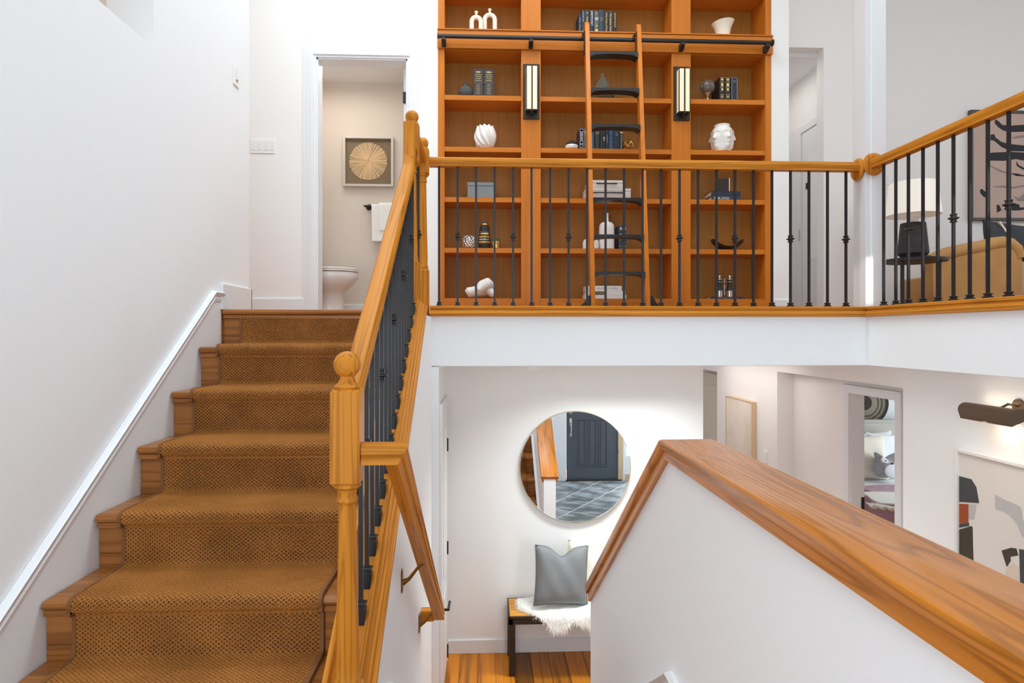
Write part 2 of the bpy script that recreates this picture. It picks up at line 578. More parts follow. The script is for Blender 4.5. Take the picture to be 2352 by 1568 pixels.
def text(s, m, parent, width=None, height=None, origin=(0, 0, 0), right=(1, 0, 0), up=(0, 0, 1), name='lettering', depth=0.0006, shear=0):
    """flat lettering as a mesh, centred on origin, fitted to width x height"""
    c = bpy.data.curves.new('t', 'FONT')
    c.body = s; c.extrude = 0.02; c.align_x = 'CENTER'; c.align_y = 'CENTER'; c.shear = shear
    c.resolution_u = 2
    o = bpy.data.objects.new('t', c); COL.objects.link(o)
    bpy.context.view_layer.update()
    me = bpy.data.meshes.new_from_object(o.evaluated_get(bpy.context.evaluated_depsgraph_get()))
    bpy.data.objects.remove(o)
    xs = [v.co.x for v in me.vertices]; ys = [v.co.y for v in me.vertices]
    w0, h0 = max(xs) - min(xs), max(ys) - min(ys)
    cx, cy = (max(xs) + min(xs)) / 2, (max(ys) + min(ys)) / 2
    sx = (width / w0) if width else None
    sy = (height / h0) if height else None
    sx = sx or sy; sy = sy or sx
    R, U = Vector(right), Vector(up); Nn = R.cross(U)
    for v in me.vertices:
        p = Vector(origin) + R * ((v.co.x - cx) * sx) + U * ((v.co.y - cy) * sy) + Nn * (v.co.z / 0.02 * depth)
        v.co = p
    o = obj(name, me, m, parent)
    if parent.type == 'MESH': o.location = (0, 0, 0)
    return o


# ================================================================== SETTING
UF = 2.470                     # upper floor
LZ = 1.1428                    # entry landing
RISE, RUN = 0.1896, 0.267
LW = -1.37                     # left wall of the stairs
SWX = -0.325                   # wall below the stair railing
BY = 4.90                      # upper back wall / bookcase front
MY = 4.645                     # lower mirror wall
FY = 3.93                      # balcony edge
RX = 2.44                      # right edge of the well
CZ = 6.05                      # high ceiling
LC = 2.144                     # lower ceiling

# left stair wall with a pass-through opening
op = atX(353, 110, LW)
OY1, OZ = op.y, op.z
LY1 = 3.746
g = G()
g.box(LW - 0.19, LW, -1.6, LY1, 0, OZ)
g.box(LW - 0.19, LW, OY1, LY1, OZ, CZ)
g.box(LW - 0.19, LW, -1.6, 0.75, OZ, CZ)
struct('wall_left', g, 'wall')
struct('wall_side_room', B(-3.2, -3.1, -1.6, LY1, 2.4, CZ), 'tan')
struct('wall_side_room_end', B(-3.1, LW - 0.19, 3.3, 3.4, 2.4, CZ), 'wall_warm')
struct('floor_side_room', B(-3.1, LW - 0.19, -1.6, 3.3, 2.4, 2.47), 'wall_warm')
struct('ceiling', B(-3.2, 8.2, -1.8, 9, CZ, CZ + 0.1), 'wall')

# upper back wall with bathroom doorway and bookcase recess
dl = atY(727, 137, BY); dr = atY(936, 137, BY)
DZ = atY(830, 134, BY).z
BX0 = atY(1006, 300, BY).x; BX1 = atY(1771, 300, BY).x
WX1 = atY(1812, 300, BY).x
g = G()
g.box(-4.5, dl.x, BY, BY + 0.13, UF - 0.3, CZ)
g.box(dl.x, dr.x, BY, BY + 0.13, DZ, CZ)
g.box(dr.x, BX0, BY, BY + 0.13, UF - 0.3, CZ)
g.box(BX1, WX1, BY, BY + 0.7, UF - 0.3, CZ)
g.box(BX0 - 0.1, BX1, BY + 0.42, BY + 0.52, UF - 0.3, CZ)
struct('wall_back', g, 'wall_warm')
struct('baseboard_back', B(-4.5, atY(697, 0, BY).x, BY - 0.014, BY, UF, UF + 0.143, 0.003), 'trim_white')
struct('baseboard_right_of_bookcase', B(BX1 + 0.005, WX1, BY - 0.014, BY, UF, UF + 0.143, 0.003), 'trim_white')

# bathroom door casing, stepped profile
x0, x1, zt = atY(697, 0, BY).x, atY(962, 0, BY).x, atY(830, 105, BY).z
CW = dl.x - x0


def casing_y(name, xa, xb, z0, z1, Y, w, m='trim_white', steps=((0, .010), (.28, .016), (.55, .022), (.82, .012)), flip=1):
    """three-sided door casing on a wall facing -Y: inner opening xa..xb, top z1"""
    g = G()
    for i, (t0, dep) in enumerate(steps):
        t1 = steps[i + 1][0] if i + 1 < len(steps) else 1.0
        a, b = w * (1 - t1), w * (1 - t0)
        for pts in ([(xa - b, z0), (xa - a, z0), (xa - a, z1 + a), (xa - b, z1 + b)], [(xb + a, z0), (xb + b, z0), (xb + b, z1 + b), (xb + a, z1 + a)],
                    [(xa - b, z1 + b), (xa - a, z1 + a), (xb + a, z1 + a), (xb + b, z1 + b)]):
            g.prism(pts, 'y', Y - dep * flip, Y)
    return struct(name, g, m)


casing_y('trim_1', dl.x, dr.x, UF, DZ, BY, CW)
g = G()
g.box(dl.x - 0.001, dl.x + 0.012, BY, BY + 0.13, UF, DZ); g.box(dr.x - 0.012, dr.x + 0.001, BY, BY + 0.13, UF, DZ); g.box(dl.x, dr.x, BY, BY + 0.13, DZ - 0.012, DZ)
struct('trim_2', g, 'trim_white')

# bathroom beyond
WBY = 5.78
g = G()
g.box(-2.6, BX0 - 0.11, WBY, WBY + 0.1, UF, 4.7)
g.box(BX0 - 0.2, BX0 - 0.11, BY + 0.13, WBY, UF, 4.7)
g.box(-2.7, -2.6, BY + 0.13, WBY, UF, 4.7)
struct('wall_bathroom', g, 'wall_greige')
struct('ceiling_bathroom', B(-2.6, BX0 - 0.1, BY + 0.13, WBY, 4.62, 4.7), 'wall_warm')
struct('baseboard_bathroom', B(-2.6, BX0 - 0.21, WBY - 0.014, WBY, UF, UF + 0.14, 0.003), 'trim_white')
g = B(dr.x - 0.046, dr.x - 0.013, BY + 0.135, BY + 0.8, UF + 0.01, DZ - 0.015, 0.002)
d1 = struct('door_1', g, 'trim_white')
hz = atY(939, 210, BY).z
part('hinge', B(dr.x - 0.052, dr.x - 0.014, BY + 0.125, BY + 0.134, hz - 0.045, hz + 0.045, 0.002), 'black', d1)

# upper floor slab with the balcony fascia
g = G()
g.box(-4.5, 7.5, FY + 0.02, 9, LC + 0.004, UF)
g.box(RX + 0.02, 7.5, -1.6, FY + 0.02, LC + 0.004, UF)
g.box(-4.5, LW - 0.2, 3.4, FY + 0.02, LC + 0.004, UF)
g.box(LW - 0.02, SWX - 0.02, 3.355, FY + 0.02, LC + 0.004, UF)
struct('floor_upper', g, 'tread_x')
g = G()
g.box(-0.43, RX + 0.02, FY - 0.0, FY + 0.02, LC, UF - 0.02)
g.box(RX, RX + 0.02, -0.7, FY + 0.02, LC, UF - 0.02)
struct('wall_fascia', g, 'wall')
struct('ceiling_lower', B(-1.4, 7.5, FY + 0.02, 9, LC - 0.004, LC + 0.002), 'wall_warm')
struct('ceiling_hall', B(RX + 0.02, 7.5, -0.7, FY + 0.02, LC - 0.004, LC + 0.002), 'wall_warm')

# oak nosing along the balcony edge
tz0 = atY(1500, 727, FY - 0.03).z; tz1 = atY(1500, 702.5, FY - 0.03).z
nose = [(0, tz0), (-0.03, tz0 + 0.004), (-0.034, tz0 + 0.02), (-0.026, tz0 + 0.036), (-0.014, tz0 + 0.04), (-0.014, tz0 + 0.046), (-0.022, tz0 + 0.05), (-0.022, tz1 - 0.004), (-0.016, tz1), (0.085, tz1), (0.085, tz0)]
g = G().prism([(FY + a, b) for a, b in nose], 'x', SWX - 0.01, RX + 0.03)
struct('trim_3', g, 'oak_x')
g = G()
g.prism([(RX + a, b) for a, b in nose], 'y', -0.6, FY - 0.036)
struct('trim_4', g, 'oak_y')

# white column at the balcony corner
CX0 = atY(1985, 0, 3.97).x; CX1 = atY(2030, 0, 3.97).x
g = G()
g.box(CX0, CX1, 3.955, 4.09, UF, CZ)
g.box(CX0 + 0.03, CX1, 3.945, 3.955, UF, CZ, 0.003)
struct('column', g, 'trim_white')

# upper hall: wall with an opening, hall beyond
HY5 = 5.6
ha = atY(1892, 110, HY5)
g = G()
g.box(WX1 - 0.3, ha.x, HY5, HY5 + 0.12, ha.z, CZ)
g.box(ha.x, 3.35, HY5, HY5 + 0.12, UF, CZ)
struct('wall_hall', g, 'wall_warm')
HX = 3.2
struct('wall_hall_side', B(HX, HX + 0.1, HY5 + 0.12, 6.9, UF, 4.92), 'wall_warm')
struct('wall_hall_end', B(2.0, HX, 6.62, 6.7, UF, 4.92), 'wall_warm')
struct('ceiling_hall_upper', B(2.0, HX + 0.1, HY5 + 0.12, 6.7, 4.905, 4.93), 'wall')
g = G()
a = atX(1835, 130, HX)
struct('trim_9', B(2.75, 3.02, 6.15, 6.5, 4.893, 4.906, 0.003), 'trim_white')
# pocket door in the side wall of the hall
y0, y1 = atX(1819, 0, HX).y, atX(1843, 0, HX).y
zt = atX(1850, 303, HX).z
g = G()
g.box(HX - 0.02, HX, y1, y0, UF, zt + 0.07, 0.003); g.box(HX - 0.02, HX, HY5 + 0.125, y1, zt, zt + 0.07, 0.003)
g.box(HX - 0.028, HX - 0.02, y0 - 0.03, y0, UF, zt + 0.07)
struct('trim_5', g, 'trim_white')
g = B(HX - 0.012, HX - 0.001, HY5 + 0.125, y1 - 0.02, UF + 0.01, zt - 0.008, 0.002)
d2 = struct('door_2', g, 'trim_white')
zz = atX(1850, 600, HX).z
part('panel', B(HX - 0.016, HX - 0.012, HY5 + 0.2, y1 - 0.14, zz, zt - 0.25, 0.002), 'plate_white', d2)
lz = atX(1840, 541, HX).z
part('latch_plate', B(HX - 0.024, HX - 0.0125, y1 + 0.005, y1 + 0.03, lz - 0.06, lz + 0.06, 0.001), 'chrome', d2)
part('hinge', B(HX - 0.02, HX - 0.012, y1 - 0.13, y1 - 0.10, atX(1855, 428, HX).z - 0.03, atX(1855, 428, HX).z + 0.03, 0.001), 'black', d2)

# living room wall
LVY = 6.6
struct('wall_living', B(3.35, 8.0, LVY, LVY + 0.1, UF, CZ), 'wall_warm')
struct('wall_living_side', B(3.35, 3.4, HY5 + 0.12, LVY, UF, CZ), 'wall_warm')

# lower walls
MX0 = atY(1024, 0, MY).x; MX1 = atY(1615, 0, MY).x
struct('wall_mirror', B(MX0 - 0.2, MX1, MY, MY + 0.12, 0, LC), 'wall_warm')
g = G().box(SWX - 0.115, MX0, FY + 0.001, MY, 0, LC - 0.005)
struct('wall_closet', g, 'wall')
struct('baseboard_mirror', B(MX0, MX1, MY - 0.014, MY, 0, 0.102, 0.003), 'trim_white')

# closet door on the side wall
cy0, cy1 = FY + 0.05, MY - 0.11
ct = atX(1014, 929, MX0).z
g = G()
d3 = struct('door_3', B(MX0 + 0.004, MX0 + 0.016, cy0 + 0.04, cy1 - 0.012, 0.012, ct - 0.05, 0.002), 'trim_white')
for za, zb in ((0.12, 0.62), (0.75, ct - 0.16)):
    part('panel', B(MX0 + 0.016, MX0 + 0.021, cy0 + 0.14, cy1 - 0.11, za, zb, 0.003), 'plate_white', d3)
for yy in (1020, 1256, 1492):
    p = atY(1012, yy, cy1)
    part('hinge', B(MX0 + 0.008, MX0 + 0.026, cy1 - 0.022, cy1 - 0.006, p.z - 0.046, p.z + 0.046, 0.002), 'black', d3)
p = atY(1003, 1391, cy0 + 0.17)
part('lever_handle', G().tube([(MX0 + 0.016, cy0 + 0.11, p.z), (MX0 + 0.05, cy0 + 0.11, p.z), (MX0 + 0.052, cy0 + 0.23, p.z)], 0.009), 'black', d3)
g = G()
g.box(MX0, MX0 + 0.02, cy1, cy1 + 0.07, 0, ct + 0.02, 0.003); g.box(MX0, MX0 + 0.02, cy0 - 0.03, cy0 + 0.04, 0, ct + 0.02, 0.003)
g.box(MX0, MX0 + 0.02, cy0 + 0.0405, cy1 - 0.0005, ct - 0.045, ct + 0.02, 0.003)
struct('trim_6', g, 'trim_white')

# half wall along the flight down, with a wide oak cap
HW0, HW1 = 0.562, 0.675
HA = (1.90, EYE - 0.323); HB = (3.335, EYE - 1.345)
SLW = (HA[1] - HB[1]) / (HB[0] - HA[0])
poly = [(-1.6, 0), (HB[0] - 0.02, 0), (HB[0] - 0.02, HB[1] - 0.03), (HA[0], HA[1] - 0.035), (-1.6, HA[1] - 0.035)]
hw = struct('wall_half', G().prism(poly, 'x', HW0, HW1), 'wall')
c0, c1, th = 0.534, 0.702, 0.028
part('cap_level', G().hexa([(c0, -1.6, HA[1] - th), (c1, -1.6, HA[1] - th), (c1, HA[0] + 0.0, HA[1] - th), (c0, HA[0] + 0.0, HA[1] - th),
                            (c0, -1.6, HA[1]), (c1, -1.6, HA[1]), (c1, HA[0] + 0.012, HA[1]), (c0, HA[0] + 0.012, HA[1])], 0.006, 2), 'cap_y', hw)
nx = SLW * th
part('cap_slope', G().hexa([(c0, HA[0], HA[1] - th), (c1, HA[0], HA[1] - th), (c1, HB[0] - 0.02, HB[1] - th), (c0, HB[0] - 0.02, HB[1] - th),
                            (c0, HA[0] + 0.012, HA[1]), (c1, HA[0] + 0.012, HA[1]), (c1, HB[0] + 0.01, HB[1] + 0.004), (c0, HB[0] + 0.01, HB[1] + 0.004)], 0.006, 2), 'cap_d', hw)
for s_, (a0, a1) in ((0, (HW0 - 0.016, HW0)), (1, (HW1, HW1 + 0.016))):
    g = G(); g2_ = G()
    g2_.prism([(-1.6, HA[1] - th), (HA[0], HA[1] - th), (HA[0] - 0.01, HA[1] - th - 0.03), (-1.6, HA[1] - th - 0.03)], 'x', a0, a1)
    g.prism([(HA[0], HA[1] - th), (HB[0] - 0.02, HB[1] - th), (HB[0] - 0.04, HB[1] - th - 0.032), (HA[0] - 0.01, HA[1] - th - 0.03)], 'x', a0, a1)
    part('cap_moulding', g, 'cap_d', hw)
    part('cap_moulding', g2_, 'cap_y', hw)

# knee wall below the stair railing
def hc(y): return EYE - 0.88 + 0.711 * (y - 1.93)


g = G().prism([(1.72, 0), (FY + 0.0, 0), (FY + 0.0, UF - 0.022), (3.52, UF - 0.022), (3.40, hc(3.40) - 0.03), (1.72, hc(1.72) - 0.03)], 'x', -0.43, SWX)
g.box(-0.43, SWX, -1.6, 1.72, 0, LZ - 0.02)
struct('wall_stairs', g, 'wall')
# landing
LE = 1.86
g = G().box(LW, HW0, -1.6, 1.70, LZ - 0.05, LZ).box(LW, -0.43, 1.70, 1.76, LZ - 0.05, LZ).box(SWX, HW0, 1.70, LE, LZ - 0.05, LZ).box(SWX, HW0, LE - 0.02, LE, 0, LZ - 0.05)
struct('floor_landing', g, 'tread_x')

# lower floor: boards near the mirror wall, tiles by the front door
floor = struct('floor', B(-0.6, 7.5, -1.6, 9, -0.12, -0.012), 'plank_y')
x = MX0 - 0.02
i = 0
bw = 0.1275
me = mesh_of(G().box(0, bw - 0.0016, LE + 0.01, MY - 0.002, -0.012, 0, 0.0012), 'plank')
me.materials.append(MATS['plank_y'])
while x < 2.58:
    o = bpy.data.objects.new('plank', me); COL.objects.link(o); o.parent = floor
    o.location = (x, 0, 0)
    x += bw; i += 1
me2 = mesh_of(G().box(0, bw - 0.0016, MY + 0.12, 8.4, -0.012, 0, 0.0012), 'plank'); me2.materials.append(MATS['plank_y'])
x = MX1 + 0.002
while x < 2.58:
    o = bpy.data.objects.new('plank', me2); COL.objects.link(o); o.parent = floor; o.location = (x, 0, 0); x += bw
# diagonal slate tiles
ts = 0.40
tile = mesh_of(G().box(-ts / 2 + 0.006, ts / 2 - 0.006, -ts / 2 + 0.006, ts / 2 - 0.006, -0.012, 0.0008, 0.0004), 'tile'); tile.materials.append(MATS['slate'])
part('grout_bed', B(HW1, 2.6, -0.87, LE, -0.0121, 0.0002), 'grout', floor)
ca = math.cos(PI / 5)
for i in range(-9, 10):
    for j in range(-9, 10):
        u, v = i * ts, j * ts
        X = 1.65 + u * math.cos(0.62) - v * math.sin(0.62); Y = 0.6 + u * math.sin(0.62) + v * math.cos(0.62)
        if HW1 - 0.1 < X < 2.7 and -0.95 < Y < LE + 0.1:
            o = bpy.data.objects.new('tile', tile); COL.objects.link(o); o.parent = floor
            o.location = (X, Y, 0); o.rotation_euler = (0, 0, 0.62)

# front wall of the house behind the camera, with a sun window and an added one
FWY = -0.75
g = G()
WA, WB, WC, WD = 1.88, 2.32, 4.18, 4.52  # unseen opening, placed and sized to aim the sun patch at the column
g.box(HW1, 1.30, FWY - 0.12, FWY, 0, CZ); g.box(2.22, 8.2, FWY - 0.12, FWY, 0, 2.7); g.box(2.4, 8.2, FWY - 0.12, FWY, 2.7, CZ); g.box(1.30, 2.22, FWY - 0.12, FWY, 2.06, 2.7); g.box(1.30, 2.4, FWY - 0.12, FWY, 2.7, WC); g.box(1.30, 2.4, FWY - 0.12, FWY, WD, CZ)
g.box(1.30, WA, FWY - 0.12, FWY, WC, WD); g.box(WB, 2.4, FWY - 0.12, FWY, WC, WD)
struct('wall_front', g, 'wall')
g = G()
for a, b, c, d in ((WA, WB, WC, WC + 0.02), (WA, WB, WD - 0.02, WD), (WA, WA + 0.02, WC, WD), (WB - 0.02, WB, WC, WD)): g.box(a, b, FWY - 0.09, FWY - 0.03, c, d)
struct('sun_window', g, 'trim_white')
struct('wall_landing', B(-3.2, HW1, -1.72, -1.6, 0, CZ), 'wall')
g = G()
for a, b, c, d in ((-1.37, 0.38, 1.1, 1.2), (-1.37, 0.38, 3.5, 3.6), (-1.37, -1.3, 1.2, 3.5), (0.31, 0.38, 1.2, 3.5), (-0.52, -0.48, 1.2, 3.5)): g.box(a, b, -1.598, -1.56, c, d)
added_win = struct('added_window', g, 'trim_white')  # frame and blank panes added on a solid wall to back the fill lamp
for a, b in ((-1.3, -0.52), (-0.48, 0.31)): part('pane', B(a, b, -1.59, -1.585, 1.2, 3.5), 'plate_white', added_win)

# art wall of the lower right hall with two alcoves
AX, AX2 = 2.60, 2.75
ya, yb = atX(2074, 0, AX).y, atX(1785, 0, AX).y
yc = atX(1647, 0, AX).y
hz1 = atX(1785, 853, AX).z; hz2 = atX(1647, 853, AX).z
g = G()
g.box(AX, AX + 0.09, -0.75, ya, 0, LC); g.box(AX, AX + 0.09, ya, yb, hz1, LC); g.box(AX, AX2 + 0.1, yb, yc, 0, LC); g.box(AX, AX + 0.09, yc, 8.5, hz2, LC)
struct('wall_art', g, 'wall_warm')
dy0, dy1 = atX(2060, 0, AX2).y, atX(1983, 0, AX2 + 0.1).y
dzt = atX(1983, 902, AX2 + 0.1).z
g = G()
g.box(AX2, AX2 + 0.1, ya - 0.3, dy0, 0, LC); g.box(AX2, AX2 + 0.1, dy1, yb, 0, LC); g.box(AX2, AX2 + 0.1, dy0, dy1, dzt, LC)
struct('wall_alcove', g, 'wall_warm')
g = G()
cw = 0.062
g.box(AX2 - 0.018, AX2, dy1, dy1 + cw, 0, dzt + cw, 0.003); g.box(AX2 - 0.018, AX2, dy0 - cw, dy0, 0, dzt + cw, 0.003); g.box(AX2 - 0.018, AX2, dy0, dy1, dzt, dzt + cw, 0.003)
g.box(AX2 - 0.026, AX2 - 0.018, dy0 - cw, dy1 + cw, dzt + cw - 0.016, dzt + cw, 0.002)
g.box(AX2, AX2 + 0.1, dy1 - 0.012, dy1 + 0.0, 0, dzt); g.box(AX2, AX2 + 0.1, dy0, dy0 + 0.012, 0, dzt)
trim7 = struct('trim_7', g, 'trim_white')
p = atX(1978, 1156, AX2 + 0.08)
part('strike_plate', B(AX2 + 0.075, AX2 + 0.098, dy1 - 0.02, dy1 - 0.012, p.z - 0.05, p.z + 0.05, 0.002), 'black', trim7)
g = G()
g.box(AX2 + 0.05, AX2 + 0.12, yc, 8.5, 0, LC); g.box(AX, AX2 + 0.1, 8.5, 8.6, 0, LC)
struct('wall_alcove_far', g, 'wall_beige')
d4 = struct('door_4', B(AX2 + 0.03, AX2 + 0.05, yc + 0.1, yc + 0.9, 0, hz2 - 0.06, 0.003), 'wall_beige')
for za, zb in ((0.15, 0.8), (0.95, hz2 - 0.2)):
    part('panel', B(AX2 + 0.025, AX2 + 0.03, yc + 0.2, yc + 0.8, za, zb, 0.003), 'wall_beige', d4)
# bedroom shell
BDY = 7.9
g = G()
g.box(AX2 + 0.1, 7.0, BDY, BDY + 0.1, 0, LC)
g.box(6.9, 7.0, 3.2, BDY, 0, LC)
struct('wall_bedroom', g, 'wall')

# ================================================================== FLIGHT UP
def nz(i): return UF - RISE * (5 - i)
def ny(i): return 1.988 + RUN * i


stairs = thing('staircase', 'oak staircase rising beside the white left wall, under the brown runner', 'stairs', (-0.9, 1.454, LZ))
SX0, SX1 = -1.352, -0.446
for i in range(-1, 6):
    y, z = ny(i), nz(i)
    # bullnosed front board
    pr = [(y + 0.09, z - 0.028), (y + 0.014, z - 0.028), (y + 0.004, z - 0.024), (y, z - 0.014), (y + 0.004, z - 0.004), (y + 0.014, z), (y + 0.09, z)]
    t = part('tread', G().prism(pr, 'x', SX0, SX1), 'tread_x', stairs)
    if i < 5:
        yy = y + 0.0915
        end = ny(i + 1) + 0.025
        part('plank', B(SX0, SX1, yy, yy + 0.095, z - 0.028, z, 0.0008), 'tread_x', t)
        part('plank', B(SX0, SX1, yy + 0.0965, end + 0.012, z - 0.028, z, 0.0008), 'tread_x', t)
    zb = nz(i - 1)
    part('riser_board', B(SX0, SX1, y + 0.012, y + 0.03, z - 0.048, z - 0.029, 0.001), 'tread_x', stairs)
    part('riser_board', B(SX0, SX1, y + 0.025, y + 0.04, zb + (RISE - 0.05) * 0.36, z - 0.0495, 0.0008), 'tread_x', stairs)
    part('riser_board', B(SX0, SX1, y + 0.025, y + 0.04, zb + 0.0005, zb + (RISE - 0.05) * 0.36 - 0.0015, 0.0008), 'tread_x', stairs)
# oak board on the open side that the treads run into
part('stringer', G().prism([(1.74, hc(1.74) - 0.35), (3.42, hc(3.42) - 0.35), (3.42, hc(3.42) + 0.05), (1.74, hc(1.74) + 0.05)], 'x', -0.445, -0.43), 'oak_s', stairs)


def runner(name, label, path, xa, xb, thick, parent_loc):
    """carpet ribbon following (y, z) path points, with uv in metres"""
    t = thing(name, label, 'stair carpet', parent_loc)
    bm = bmesh.new()
    uvl = bm.loops.layers.uv.new('UVMap')
    n = 24
    s = 0
    rows = []
    for k, (y, z) in enumerate(path):
        if k: s += math.hypot(y - path[k - 1][0], z - path[k - 1][1])
        rows.append([(bm.verts.new((xa + (xb - xa) * j / n, y, z)), xa + (xb - xa) * j / n, s) for j in range(n + 1)])
    for a, b in zip(rows, rows[1:]):
        for j in range(n):
            q = [a[j], a[j + 1], b[j + 1], b[j]]
            f = bm.faces.new([v[0] for v in q]); f.smooth = True
            for lp, v in zip(f.loops, q): lp[uvl].uv = (v[1], v[2])
    bmesh.ops.recalc_face_normals(bm, faces=bm.faces)
    me = bpy.data.meshes.new('pile'); bm.to_mesh(me); bm.free()
    part('pile', me, 'carpet', t)
    for xe, sg in ((xa, -1), (xb, 1)):
        rows = []
        for k, (y, z) in enumerate(path):
            y0, z0 = path[max(k - 1, 0)]; y1, z1 = path[min(k + 1, len(path) - 1)]
            d = Vector((y1 - y0, z1 - z0)); d = d.normalized() if d.length else Vector((0, 1))
            nn = Vector((-d.y, d.x))
            if nn.dot(Vector((-0.6, 1))) < 0: nn = -nn
            rows.append([(xe - 0.002 * sg, y - nn.x * thick, z - nn.y * thick), (xe - 0.002 * sg, y + nn.x * 0.002, z + nn.y * 0.002), (xe + 0.010 * sg, y + nn.x * 0.001, z + nn.y * 0.001), (xe + 0.012 * sg, y - nn.x * thick * 0.8, z - nn.y * thick * 0.8)])
        part('edge_binding', G().rings(rows), 'binding', t)
    return t


mat('binding', srgb(128, 84, 44), 0.9, bump=0.3, bscale=300)
path = [(ny(5) + 0.014, nz(5) - 0.030)]
for i in range(4, -2, -1):
    yr = ny(i + 1) + 0.014
    zt = nz(i) + 0.014
    path += [(yr, nz(i + 1) - 0.06 if i < 4 else nz(5) - 0.05), (yr, zt + 0.05), (yr - 0.001, zt + 0.016), (yr - 0.008, zt + 0.004), (yr - 0.03, zt), (ny(i) + 0.12, zt), (ny(i) + 0.04, zt + 0.001)]
    cy, cz, r = ny(i) + 0.012, nz(i) - 0.011, 0.0255
    for a in range(90, 261, 17): path.append((cy + r * math.cos(math.radians(a)), cz + r * math.sin(math.radians(a))))
    path += [(ny(i) + 0.014, nz(i) - 0.048)]
path += [(ny(-1) + 0.014, LZ + 0.002)]
runner('stair_runner', 'brown looped carpet runner going up the left staircase', path, -1.258, -0.512, 0.012, (-0.9, 1.46, LZ))

# white skirt board with a moulded cap on the left wall
def sk(y): return UF + 0.066 + SLOPE * (y - 3.2) + 0.0
ytop = 3.235
zt = UF + 0.083
poly = [(1.2, LZ - 0.3), (3.33, LZ + 0.2), (3.33, zt), (ytop, zt), (1.2, zt - SLOPE * (ytop - 1.2))]
struct('baseboard_left', G().prism(poly, 'x', LW, LW + 0.012), 'trim_white')
g = G()
prof = [(0.0, -0.045), (0.014, -0.045), (0.018, -0.03), (0.012, -0.022), (0.022, -0.012), (0.026, 0.0), (0.016, 0.006), (0.0, 0.006)]
rows = []
for y, z in ((1.2, zt - SLOPE * (ytop - 1.2)), (ytop, zt), (3.30, zt), (3.345, zt)):
    rows.append([(LW + a + 0.002, y + (b * -0.35 if y < 3.29 else 0), z + b) for a, b in prof])
g.rings(rows)
g.box(LW, LW + 0.02, 3.318, 3.345, UF, zt)
struct('trim_8', g, 'trim_white')
zb = atX(560, 661, LW).z
g = G().box(LW, LW + 0.014, 3.346, LY1 + 0.014, UF, zb, 0.003).box(LW - 0.19, LW + 0.014, LY1, LY1 + 0.014, UF, zb, 0.003)
struct('baseboard_hall', g, 'trim_white')

# ------------------------------------------------------------------ FLIGHT DOWN
DR = LZ / 6
dst = thing('lower_staircase', 'carpeted lower staircase going down beside the half wall, seen in the mirror', 'stairs', (0.12, 2.6, 0))
DX0, DX1 = SWX + 0.012, HW0 - 0.012
dpath = []
for k in range(0, 6):
    zt_, ys = LZ - DR * (k + 1), LE + RUN * k          # tread k: top zt_, from ys to ys+run
    part('riser_board', B(DX0, DX1, ys - 0.0001 if k else ys, ys + 0.012, zt_, zt_ + DR - 0.0285, 0.001), 'tread_x', dst)
    if k < 5:
        pr = [(ys + 0.012, zt_), (ys + RUN + 0.016, zt_), (ys + RUN + 0.026, zt_ - 0.005), (ys + RUN + 0.028, zt_ - 0.014), (ys + RUN + 0.026, zt_ - 0.023), (ys + RUN + 0.016, zt_ - 0.028), (ys + 0.012, zt_ - 0.028)]
        part('tread', G().prism(pr, 'x', DX0, DX1), 'tread_x', dst)
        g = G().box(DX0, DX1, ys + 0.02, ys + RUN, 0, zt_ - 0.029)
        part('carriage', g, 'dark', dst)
dpath = [(LE - 0.15, LZ + 0.012), (LE + 0.0, LZ + 0.012), (LE + 0.022, LZ + 0.008), (LE + 0.03, LZ - 0.01), (LE + 0.024, LZ - 0.03)]
for k in range(0, 6):
    zt_, ys = LZ - DR * (k + 1), LE + RUN * k
    dpath += [(ys + 0.022, zt_ + 0.04), (ys + 0.03, zt_ + 0.013)]
    if k < 5: dpath += [(ys + RUN + 0.008, zt_ + 0.012), (ys + RUN + 0.032, zt_ + 0.008), (ys + RUN + 0.040, zt_ - 0.01), (ys + RUN + 0.032, zt_ - 0.03)]
runner('lower_stair_runner', 'brown carpet runner on the flight going down, seen in the mirror', dpath, DX0 + 0.09, DX1 - 0.09, 0.012, (0.12, 2.6, 0))
# white skirts with a moulded cap on both sides of the flight down
for xa, sg, ya_, za_, n_ in ((SWX, 1, 2.15, 1.160, 'baseboard_flight_left'), (HW0, -1, 1.86, 1.332, 'baseboard_flight_right')):
    ylo = 3.29
    poly = [(ya_ - 0.3, za_ - 0.25), (ya_ - 0.3, za_), (ya_, za_), (ylo, za_ - SLOPE * (ylo - ya_)), (ylo, max(0.002, za_ - SLOPE * (ylo - ya_) - 0.25)), (ya_, za_ - 0.25)]
    g = G().prism(poly, 'x', xa, xa + sg * 0.012)
    rows = []
    for y, z in ((ya_ - 0.3, za_), (ya_, za_), (ylo, za_ - SLOPE * (ylo - ya_))):
        rows.append([(xa + sg * (a + 0.001), y, z + b) for a, b in prof])
    g.rings(rows)
    struct(n_, g, 'trim_white')

# ================================================================== RAILINGS
RAILP = [(-0.027, -0.03), (0.027, -0.03), (0.024, -0.018), (0.031, -0.006), (0.031, 0.012), (0.022, 0.026), (0.0, 0.031), (-0.022, 0.026), (-0.031, 0.012), (-0.031, -0.006), (-0.024, -0.018)]


